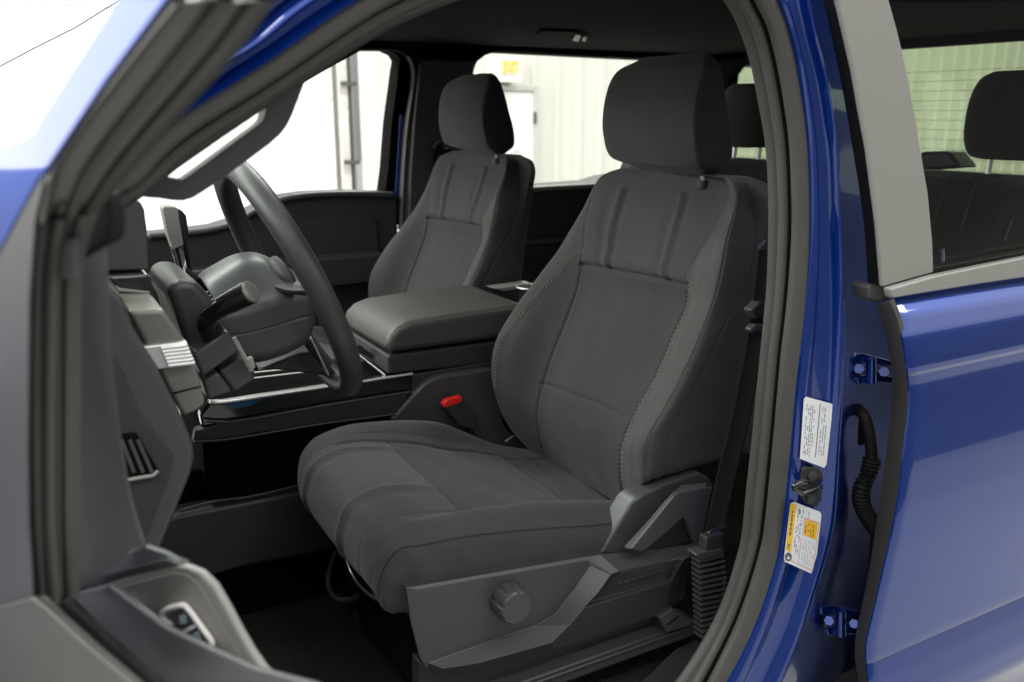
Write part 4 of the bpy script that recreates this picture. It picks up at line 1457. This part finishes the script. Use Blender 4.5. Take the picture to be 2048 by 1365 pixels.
HO2 = [(232, 436), (262, 410), (278, 393), (300, 396), (319, 397), (343, 401), (366, 402), (384, 397), (403, 386), (440, 362), (500, 318), (540, 288), (562, 268), (574, 252), (584, 232), (600, 190), (609, 166), (616, 156), (628, 146), (706, 94), (690, 78), (600, 134), (500, 200), (366, 292), (285, 350), (225, 400)]
holed_slab('grab_handle', pts(HO2, Y(.085)), smooth_path(pts(HI, Y(.085)), 2, True), (0, .034, 0), M['plas'], AP, bev=.007, seg=4)

# stickers, striker, harness, hinges
def plate(name, quad, y, m, parent, dy=.0006): return slab(name, pts(quad, Y(y)), (0, dy, 0), m, parent, bev=0, flat=True)


yS = .0015
sk1 = part('certification_sticker', 'white sticker with fine grey print on the blue pillar')
q1_ = [(1612, 794), (1664, 808), (1666, 812), (1653, 930), (1648, 936), (1600, 918), (1608, 798)]
plate('paper', q1_, yS, M['white'], sk1)
pr = []


def lerp2(a, b, t): return (a[0] + (b[0] - a[0]) * t, a[1] + (b[1] - a[1]) * t)


def inq(Q, u, v):
    return lerp2(lerp2(Q[0], Q[1], u), lerp2(Q[3], Q[2], u), v)


Q = [(1608, 794), (1665, 810), (1652, 935), (1600, 918)]


def lines(Q, us, v0, v1, y, m, seed, wmin=.008, wmax=.02, hgt=.012):
    """rows of tiny printed words running along the sticker's long side"""
    rnd = random.Random(seed)
    r = []
    for u in us:
        v = v0
        while v < v1:
            l = rnd.uniform(.02, .07)
            if rnd.random() < .8:
                a, b, c, d = inq(Q, u, v), inq(Q, u + hgt, v), inq(Q, u + hgt, min(v1, v + l)), inq(Q, u, min(v1, v + l))
                r.append(plate('print', [a, b, c, d], y, m, None, .0002))
            v += l + rnd.uniform(.01, .03)
    return r


pr = lines(Q, [.12, .19, .26, .33, .40], .10, .92, yS - .0004, M['ink'], 3, hgt=.02) + lines(Q, [.68, .76, .84], .08, .85, yS - .0004, M['ink'], 4, hgt=.02)
pr.append(plate('rule', [inq(Q, .57, .04), inq(Q, .595, .04), inq(Q, .585, .9), inq(Q, .56, .9)], yS - .0004, M['ink'], None, .0002))
join('print', pr, sk1)
sk2 = part('warning_sticker', 'white and yellow warning sticker below the door striker')
Q2_ = [(1581, 1004), (1644, 1026), (1628, 1148), (1568, 1120)]
plate('paper', [(1588, 1004), (1640, 1024), (1643, 1030), (1630, 1143), (1623, 1148), (1570, 1124), (1568, 1117), (1581, 1008)], yS, M['white'], sk2)
plate('yellow_strip', [inq(Q2_, .02, .02), inq(Q2_, .20, .02), inq(Q2_, .19, .83), inq(Q2_, .03, .83)], yS - .0004, M['yellow'], sk2, .0002)
plate('yellow_box', [inq(Q2_, .52, .20), inq(Q2_, .92, .20), inq(Q2_, .92, .46), inq(Q2_, .52, .46)], yS - .0004, M['yellow'], sk2, .0002)
pr = lines(Q2_, [.27, .33, .39], .08, .80, yS - .0004, M['ink'], 5, hgt=.018) + lines(Q2_, [.08], .06, .78, yS - .0009, M['ink'], 6, hgt=.05) + lines(Q2_, [.56, .64, .72, .80], .24, .44, yS - .0009, M['ink'], 8, hgt=.02) + lines(Q2_, [.55, .63, .71, .79, .87], .52, .92, yS - .0004, mat('grey_ink', (.45, .43, .45), .6), 7, hgt=.02) + lines(Q2_, [.30, .42, .6], .06, .16, yS - .0004, M['ink'], 9, hgt=.02)
cpt = inq(Q2_, .13, .92)
pr.append(plate('emblem', [(cpt[0] + 7 * math.cos(i * .5236), cpt[1] + 9 * math.sin(i * .5236)) for i in range(12)], yS - .0004, M['ink'], None, .0002))
pr.append(plate('emblem', [(cpt[0] + 3 * math.cos(i * .5236), cpt[1] + 2 + 3 * math.sin(i * .5236)) for i in range(12)], yS - .0009, M['white'], None, .0002))
for u0, u1, v0, v1 in ((.95, .965, .18, .96), (.48, .495, .18, .48), (.48, .95, .175, .19), (.46, .47, .52, .96), (.2, .95, .955, .965)):
    pr.append(plate('rule', [inq(Q2_, u0, v0), inq(Q2_, u1, v0), inq(Q2_, u1, v1), inq(Q2_, u0, v1)], yS - .0006, M['pink'], None, .0002))
join('print', pr, sk2)
sr = part('door_striker')
slab('striker_plate', pts([(1606, 940), (1612, 934), (1640, 938), (1647, 950), (1644, 1000), (1634, 1015), (1612, 1008), (1600, 990)], Y(0)), (0, .006, 0), M['plas_d'], sr, bev=.002)
for (a, b) in ((1623, 952), (1620, 997)):
    c = pt(a, b, Y(-.001))
    tube('bolt', [c, c + Vector((0, -.004, 0))], .0075, M['plas'], sr, seg=12)
tube('striker_loop', [pt(1640, 962, Y(0)), pt(1630, 970, Y(-.02)), pt(1600, 966, Y(-.030)), pt(1588, 974, Y(-.030)), pt(1606, 985, Y(-.030)), pt(1636, 978, Y(-.015)), pt(1642, 976, Y(0))], .0045, M['gloss'], sr, smoothk=5)
tube('striker_wear', [pt(1606, 986, Y(-.034)), pt(1622, 981, Y(-.030)), pt(1638, 974, Y(-.018))], .002, M['metal'], sr)
hn = part('wiring_harness')
slab('grommet', pts([(1694, 830), (1700, 808), (1714, 801), (1728, 808), (1734, 830), (1734, 890), (1722, 895), (1702, 885)], Y(.045)), (0, .03, 0), M['rubber_d'], hn, bev=.006, seg=4)
tube('rubber_elbow', [pt(1714, 818, Y(.045)), pt(1728, 832, Y(.02)), pt(1738, 865, Y(.01)), pt(1743, 905, Y(.01)), pt(1744, 925, Y(.01))], .0095, M['rubber_d'], hn, seg=14, smoothk=6)
cp = smooth_path([pt(1744, 918, Y(.01)), pt(1738, 945, Y(.012)), pt(1726, 970, Y(.015)), pt(1722, 995, Y(.018)), pt(1728, 1020, Y(.02)), pt(1744, 1046, Y(.02)), pt(1756, 1062, Y(.02))], 14)
cp = resample(cp, 200)
tube('corrugated_sleeve', cp, [(.0125 + .0022 * math.sin(i * .78)) for i in range(200)], M['rubber_d'], hn, seg=14)
tube('cable', [pt(1752, 1058, Y(.022)), pt(1748, 1100, Y(.03)), pt(1738, 1200, Y(.03)), pt(1730, 1300, Y(.03))], .007, M['rubber_d'], hn, seg=10)
for k, (cx_, cy_, s_) in enumerate(((1744, 742, 1), (1684, 1246, .9))):
    hg = part('rear_door_hinge', ('upper' if k == 0 else 'lower') + ' blue painted hinge of the rear door')
    a = pt(cx_ - 44 * s_, cy_ - 14, Y(.03)); b = pt(cx_ + 46 * s_, cy_ - 2, Y(.015))
    slab('hinge_arm', pts([(cx_ - 42, cy_ - 30), (cx_ - 20, cy_ - 36), (cx_ + 42, cy_ - 20), (cx_ + 44, cy_ - 6), (cx_ - 10, cy_ - 16), (cx_ - 40, cy_ - 14)], Y(.03)), (0, .014, 0), M['blue'], hg, bev=.003)
    slab('hinge_arm', pts([(cx_ - 30, cy_ + 14), (cx_ + 10, cy_ + 4), (cx_ + 44, cy_ + 12), (cx_ + 44, cy_ + 26), (cx_ + 8, cy_ + 24), (cx_ - 26, cy_ + 28)], Y(.03)), (0, .014, 0), M['blue'], hg, bev=.003)
    tube('hinge_pin', [pt(cx_ - 2, cy_ - 26, Y(.026)), pt(cx_ - 2, cy_ + 24, Y(.026))], .008, M['blue'], hg, seg=12)
    tube('bolt', [pt(cx_ - 26, cy_ - 4, Y(.035)), pt(cx_ - 26, cy_ - 4, Y(.024))], .008, M['blue'], hg, seg=6)
    tube('bolt', [pt(cx_ + 24, cy_ + 2, Y(.035)), pt(cx_ + 24, cy_ + 2, Y(.022))], .008, M['blue'], hg, seg=6)

# ================================================================== REAR DOOR (near side)
rdo = part('rear_door', 'near rear door with its window')
YD = -.045
# front edge curve and outer skin
EL = [(1783, 599), (1799, 635), (1810, 680), (1816, 720), (1822, 770), (1822, 830), (1815, 880), (1806, 960), (1792, 1048), (1776, 1120), (1764, 1172), (1748, 1240), (1736, 1295), (1738, 1340), (1745, 1400), (1752, 1450)]
EP = pts(EL, Y(YD - .02))
# skin profile by height: (z, bulge towards the viewer)
zt_ = pt(1783, 599, Y(YD)).z
sk = [(zt_ + .004, -.022), (zt_ - .004, -.014), (.745, .004), (.715, .018), (.690, .024), (.672, .027), (.664, .0265), (.656, .021), (.64, .020), (.58, .030), (.52, .0385), (.46, .0435), (.40, .0455), (.34, .0460), (.26, .0462), (.215, .0464), (.206, .045), (.199, .040), (.17, .047), (.12, .056), (.08, .057), (.0, .02), (-.12, -.02)]


def edge_x(z):
    for a, b in zip(EP, EP[1:]):
        if a.z >= z >= b.z:
            return a.x + (b.x - a.x) * (a.z - z) / max(1e-9, a.z - b.z)
    return EP[0].x if z > EP[0].z else EP[-1].x


vs, fs = [], []
zs = []
for (za, ba), (zb_, bb) in zip(sk, sk[1:]):
    for i in range(4):
        t_ = i / 4
        zs.append((za + (zb_ - za) * t_, ba + (bb - ba) * t_))
zs.append(sk[-1])
NX = 40
ELs = [(v.x, v.y) for v in relax(smooth_path([Vector((a, b, 0)) for a, b in EL], 6), 3)]
for z, bu in zs:
    EP = pts(ELs, Y(YD - bu))
    xe = edge_x(z)
    for i in range(NX):
        t_ = i / (NX - 1)
        x_ = xe + (2.1 - xe) * t_ ** 1.3
        # crease rises slightly to the rear
        dz = .0 if t_ == 0 else 0
        rnd_ = -.008 * max(0, 1 - (x_ - xe) / .008) ** 2
        vs.append(Vector((x_, YD - bu + .003 * max(0, 1 - (x_ - xe) / .006) ** 2, z + dz)))
n0 = len(vs)
for v in list(vs):
    vs.append(v + Vector((0, .003, 0)))
R_ = len(zs)
for s_ in (0, n0):
    for j in range(R_ - 1):
        for i in range(NX - 1):
            fs.append((s_ + j * NX + i, s_ + j * NX + i + 1, s_ + (j + 1) * NX + i + 1, s_ + (j + 1) * NX + i))
for j in range(R_ - 1):
    fs.append((j * NX, (j + 1) * NX, n0 + (j + 1) * NX, n0 + j * NX))
for i in range(NX - 1):
    fs.append((i, i + 1, n0 + i + 1, n0 + i))
o = mesh('outer_panel', vs, fs, M['blue'], rdo)
autosmooth(o, 30)
# rubber edge of the door
band('door_edge_seal', pts([(1758, 609), (1768, 640), (1778, 680), (1786, 719), (1790, 760), (1789, 800), (1786, 840), (1781, 880), (1764, 1003), (1742, 1149), (1714, 1289), (1716, 1330), (1722, 1365), (1726, 1400)], Y(-.015)), pts([(1784, 600), (1800, 636), (1809, 680), (1815, 720), (1821, 770), (1820, 830), (1814, 880), (1791, 1048), (1763, 1172), (1735, 1292), (1737, 1340), (1743, 1400)], Y(-.058)), lobes([(0, .3, .004), (.34, .96, .007)]), M['rubber'], rdo, n=80, depth=.004)
band('frame_seal', pts([(1655, -4), (1673, 77), (1688, 154), (1703, 242), (1712, 300), (1735, 450), (1742, 575)], Y(.0)), pts([(1673, -4), (1688, 62), (1706, 141), (1721, 220), (1736, 300), (1755, 450), (1764, 572)], Y(-.02)), lobes([(0, .35, .003), (.40, .97, .006)]), M['rubber_d'], rdo, n=50, depth=.006)
M['satin'] = mat('satin_grey_applique', (.26, .26, .235), .35, bump=.03, bscale=600, coat=.3)
slab('window_pillar_applique', pts([(1674, -6), (1690, 62), (1708, 141), (1722, 220), (1737, 300), (1756, 450), (1766, 575), (1868, 546), (1866, 483), (1857, 387), (1840, 286), (1832, 237), (1820, 171), (1806, 103), (1794, 55), (1777, -6)], Y(-.035)), (0, .008, 0), M['satin'], rdo, bev=.003, seg=3)
slab('belt_moulding', pts([(1780, 578), (1870, 552), (1960, 533), (2100, 505), (2300, 467), (2300, 512), (2100, 549), (2048, 556), (1960, 569), (1785, 598)], Y(-.050)), (0, .014, 0), M['satin'], rdo, bev=.004, seg=3)
slab('corner_clip', pts([(1736, 575), (1742, 569), (1764, 571), (1782, 590), (1780, 600), (1758, 607), (1738, 598)], Y(-.02)), (0, .03, 0), M['rubber'], rdo, bev=.005, seg=3)
slab('inner_window_seal', pts([(1866, 536), (2060, 502), (2300, 462), (2300, 474), (2060, 514), (1868, 548)], Y(-.02)), (0, .02, 0), M['rubber_d'], rdo, bev=.002)
slab('header_frame', [Vector((.86, .0, 1.235)), Vector((2.1, .0, 1.245)), Vector((2.1, .0, 1.29)), Vector((.86, .0, 1.29))], (0, .04, 0), M['rubber_d'], rdo, bev=.004)
slab('glass_pane', pts([(1775, 5), (2300, 5), (2300, 500), (1868, 545)], Y(-.012)), (0, .004, 0), M['gl_clear'], rdo, bev=0, flat=True)
tube('lock_pin', pts([(1884, 530), (1884, 498)], Y(.03)), .004, M['metal'], rdo, seg=8)

# ================================================================== FRONT DOOR (open, in the foreground)
fo = part('front_door', "driver's door swung open at the left edge, blurred in the foreground")
# painted skin of the window frame, seen edge on
slab('painted_frame', pts([(240, -10), (338, -10), (208, 165), (88, 345), (78, 353), (0, 497), (-80, 640), (-80, 330), (0, 300), (62, 271), (128, 165)], D(-.004)), DN * .003, M['blue'], fo, bev=.0008)
band('window_frame', pts([(338, -8), (205, 165), (88, 345), (80, 392), (72, 440)], D(.0)), pts([(560, -8), (480, 105), (335, 265), (240, 372), (200, 420)], D(.03)), [(0, 0), (.02, .003), (.09, .006), (.15, .004), (.18, 0), (.21, -.018), (.39, -.020), (.42, 0), (.50, .005), (.60, .004), (.62, -.012), (.69, -.014), (.73, 0), (.82, .004), (.93, .003), (1, -.002)], [M['rubber_l'], M['rubber'], M['rubber_d']], fo, zones=((.165, .41, 2), (.41, .60, 1), (.60, .73, 2), (.73, 1, 1)), n=70, depth=.003, hint=-DN)
band('glass_run_channel', pts([(62, 400), (54, 600), (52, 900), (56, 1060), (70, 1215)], D(.0)), pts([(205, 408), (168, 520), (162, 700), (160, 1000), (160, 1190)], D(.03)), [(0, 0), (.05, .001), (.14, .001), (.17, -.006), (.27, -.008), (.31, 0), (.40, .004), (.52, .003), (.58, -.005), (.66, -.005), (.70, .0), (.8, .002), (1, 0)], [M['rubber'], M['rubber_d']], fo, zones=((0, .30, 1), (.55, .69, 1)), n=70, depth=.003, hint=-DN)
slab('run_channel_clip', pts([(116, 480), (150, 480), (154, 560), (114, 560)], D(.015)), DN * .003, M['plas'], fo, bev=.001)
slab('frame_corner', pts([(80, 400), (212, 385), (226, 440), (222, 480), (150, 520), (70, 500)], D(.034)), DN * .01, M['rubber_d'], fo, bev=.002)
slab('mirror_base', pts([(-80, 640), (0, 494), (74, 353), (86, 366), (84, 380), (70, 440), (58, 600), (54, 900), (56, 1050), (66, 1196), (-80, 1246)], D(-.003)), DN * .002, M['plas'], fo, bev=.0008, seg=2)
# inner corner trim
band('inner_corner_trim', pts([(162, 470), (158, 700), (158, 900), (160, 1100), (158, 1178)], D(.07)), pts([(214, 452), (222, 700), (238, 870), (262, 1010), (288, 1094)], D(.085)), [(0, 0), (.2, .001), (.6, .002), (.9, .001), (1, 0)], M['plas_g'], fo, n=50, depth=.003, hint=-DN)
slab('inner_corner_cap', pts([(158, 1150), (288, 1090), (262, 1112), (219, 1136), (158, 1164)], D(.08)), DN * .01, M['plas_g'], fo, bev=.002)
slab('door_top_ledge', pts([(150, 1150), (219, 1134), (262, 1112), (288, 1093), (330, 1108), (360, 1128), (250, 1156), (150, 1184)], D(.10)), DN * .006, M['plas_g'], fo, bev=.002)
slab('ledge_gap', pts([(130, 1166), (250, 1138), (330, 1118), (365, 1132), (250, 1158), (130, 1194)], D(.098)), DN * .01, M['plas_d'], fo, bev=.002)
bez = slab('switch_bezel', pts([(118, 1197), (180, 1174), (250, 1152), (310, 1137), (345, 1130), (370, 1134), (398, 1146), (425, 1172), (450, 1215), (475, 1262), (500, 1305), (524, 1340), (600, 1400), (118, 1400)], D(.12)), DN * .008, M['plas_l'], fo, bev=.003, seg=4)
slab('bezel_face', pts([(235, 1176), (345, 1146), (372, 1150), (395, 1166), (420, 1205), (450, 1262), (490, 1330), (500, 1345), (420, 1345), (235, 1230)], D(.1185)), DN * .001, M['plas_l'], fo, bev=.0005)
slab('window_sill_trim', pts([(122, 1199), (160, 1186), (214, 1175), (230, 1182), (262, 1205), (330, 1256), (420, 1300), (505, 1338), (560, 1352), (620, 1368), (700, 1400), (330, 1400), (230, 1310)], D(.085)), DN * .006, M['plas_g'], fo, bev=.0025, seg=4)
slab('window_slot', pts([(60, 1188), (120, 1196), (200, 1275), (300, 1365), (340, 1400), (230, 1400), (150, 1300)], D(.05)), DN * .01, M['rubber_d'], fo, bev=.004)
slab('belt_seal', pts([(66, 1194), (84, 1194), (120, 1232), (200, 1305), (275, 1368), (305, 1400), (240, 1400), (200, 1355), (120, 1262)], D(.0)), DN * .004, M['rubber'], fo, bev=.0015)
slab('belt_moulding', pts([(-80, 1240), (0, 1214), (62, 1196), (84, 1212), (180, 1300), (262, 1368), (300, 1400), (-80, 1400)], D(-.008)), DN * .004, M['rubber'], fo, bev=.0015, seg=4)
# painted outer skin of the open door, below the belt
O_ = Vector((-.1386, 0, 0)) + DN * .004
slab('outer_skin', [O_ + DD * a + Vector((0, 0, z)) for a, z in ((.0, -.12), (.0, .46), (.04, .50), (1.0, .50), (1.02, .46), (1.0, .1), (.95, -.12))], DN * .012, M['blue'], fo, bev=.008, seg=4)
# lock switch
tube('switch_trim_ring', pts([(343, 1252), (330, 1242), (324, 1231), (330, 1222), (352, 1213), (370, 1212), (380, 1222), (402, 1252), (424, 1284), (424, 1291), (414, 1296)], D(.115)), .0024, mat('pale_satin', (.72, .70, .66), .35), fo, smoothk=5)
slab('lock_switch', pts([(336, 1232), (360, 1219), (372, 1222), (418, 1286), (410, 1294), (380, 1285), (350, 1256)], D(.1165)), DN * .002, M['plas'], fo, bev=.001)
slab('switch_divider', pts([(364, 1263), (370, 1259), (388, 1251), (391, 1254), (384, 1260), (368, 1267)], D(.1155)), DN * .001, M['white'], fo, bev=0)
ic = []
for (cx_, cy_) in ((365, 1241), (393, 1275)):
    for k in range(3):
        ic.append(slab('icon', pts([(cx_ - 8 + k, cy_ - 7 + k * 6), (cx_ + 5 + k, cy_ - 11 + k * 6), (cx_ + 7 + k, cy_ - 8 + k * 6), (cx_ - 6 + k, cy_ - 4 + k * 6)], D(.1155)), DN * .0005, M['icon'], None, bev=0))
join('lock_icons', ic, fo)
tube('windscreen_edge', pts([(-20, 146), (0, 133), (70, 96), (150, 56), (250, -6)], Y(.6)), .0009, M['plas'], ws, seg=8)
slab('fender', [Vector((-1.2, -.02, .45)), Vector((-.02, -.02, .45)), Vector((-.02, -.02, .80)), Vector((-.6, -.02, .82)), Vector((-1.2, -.02, .76))], (0, .05, 0), M['blue'], bs, bev=.02, seg=4)
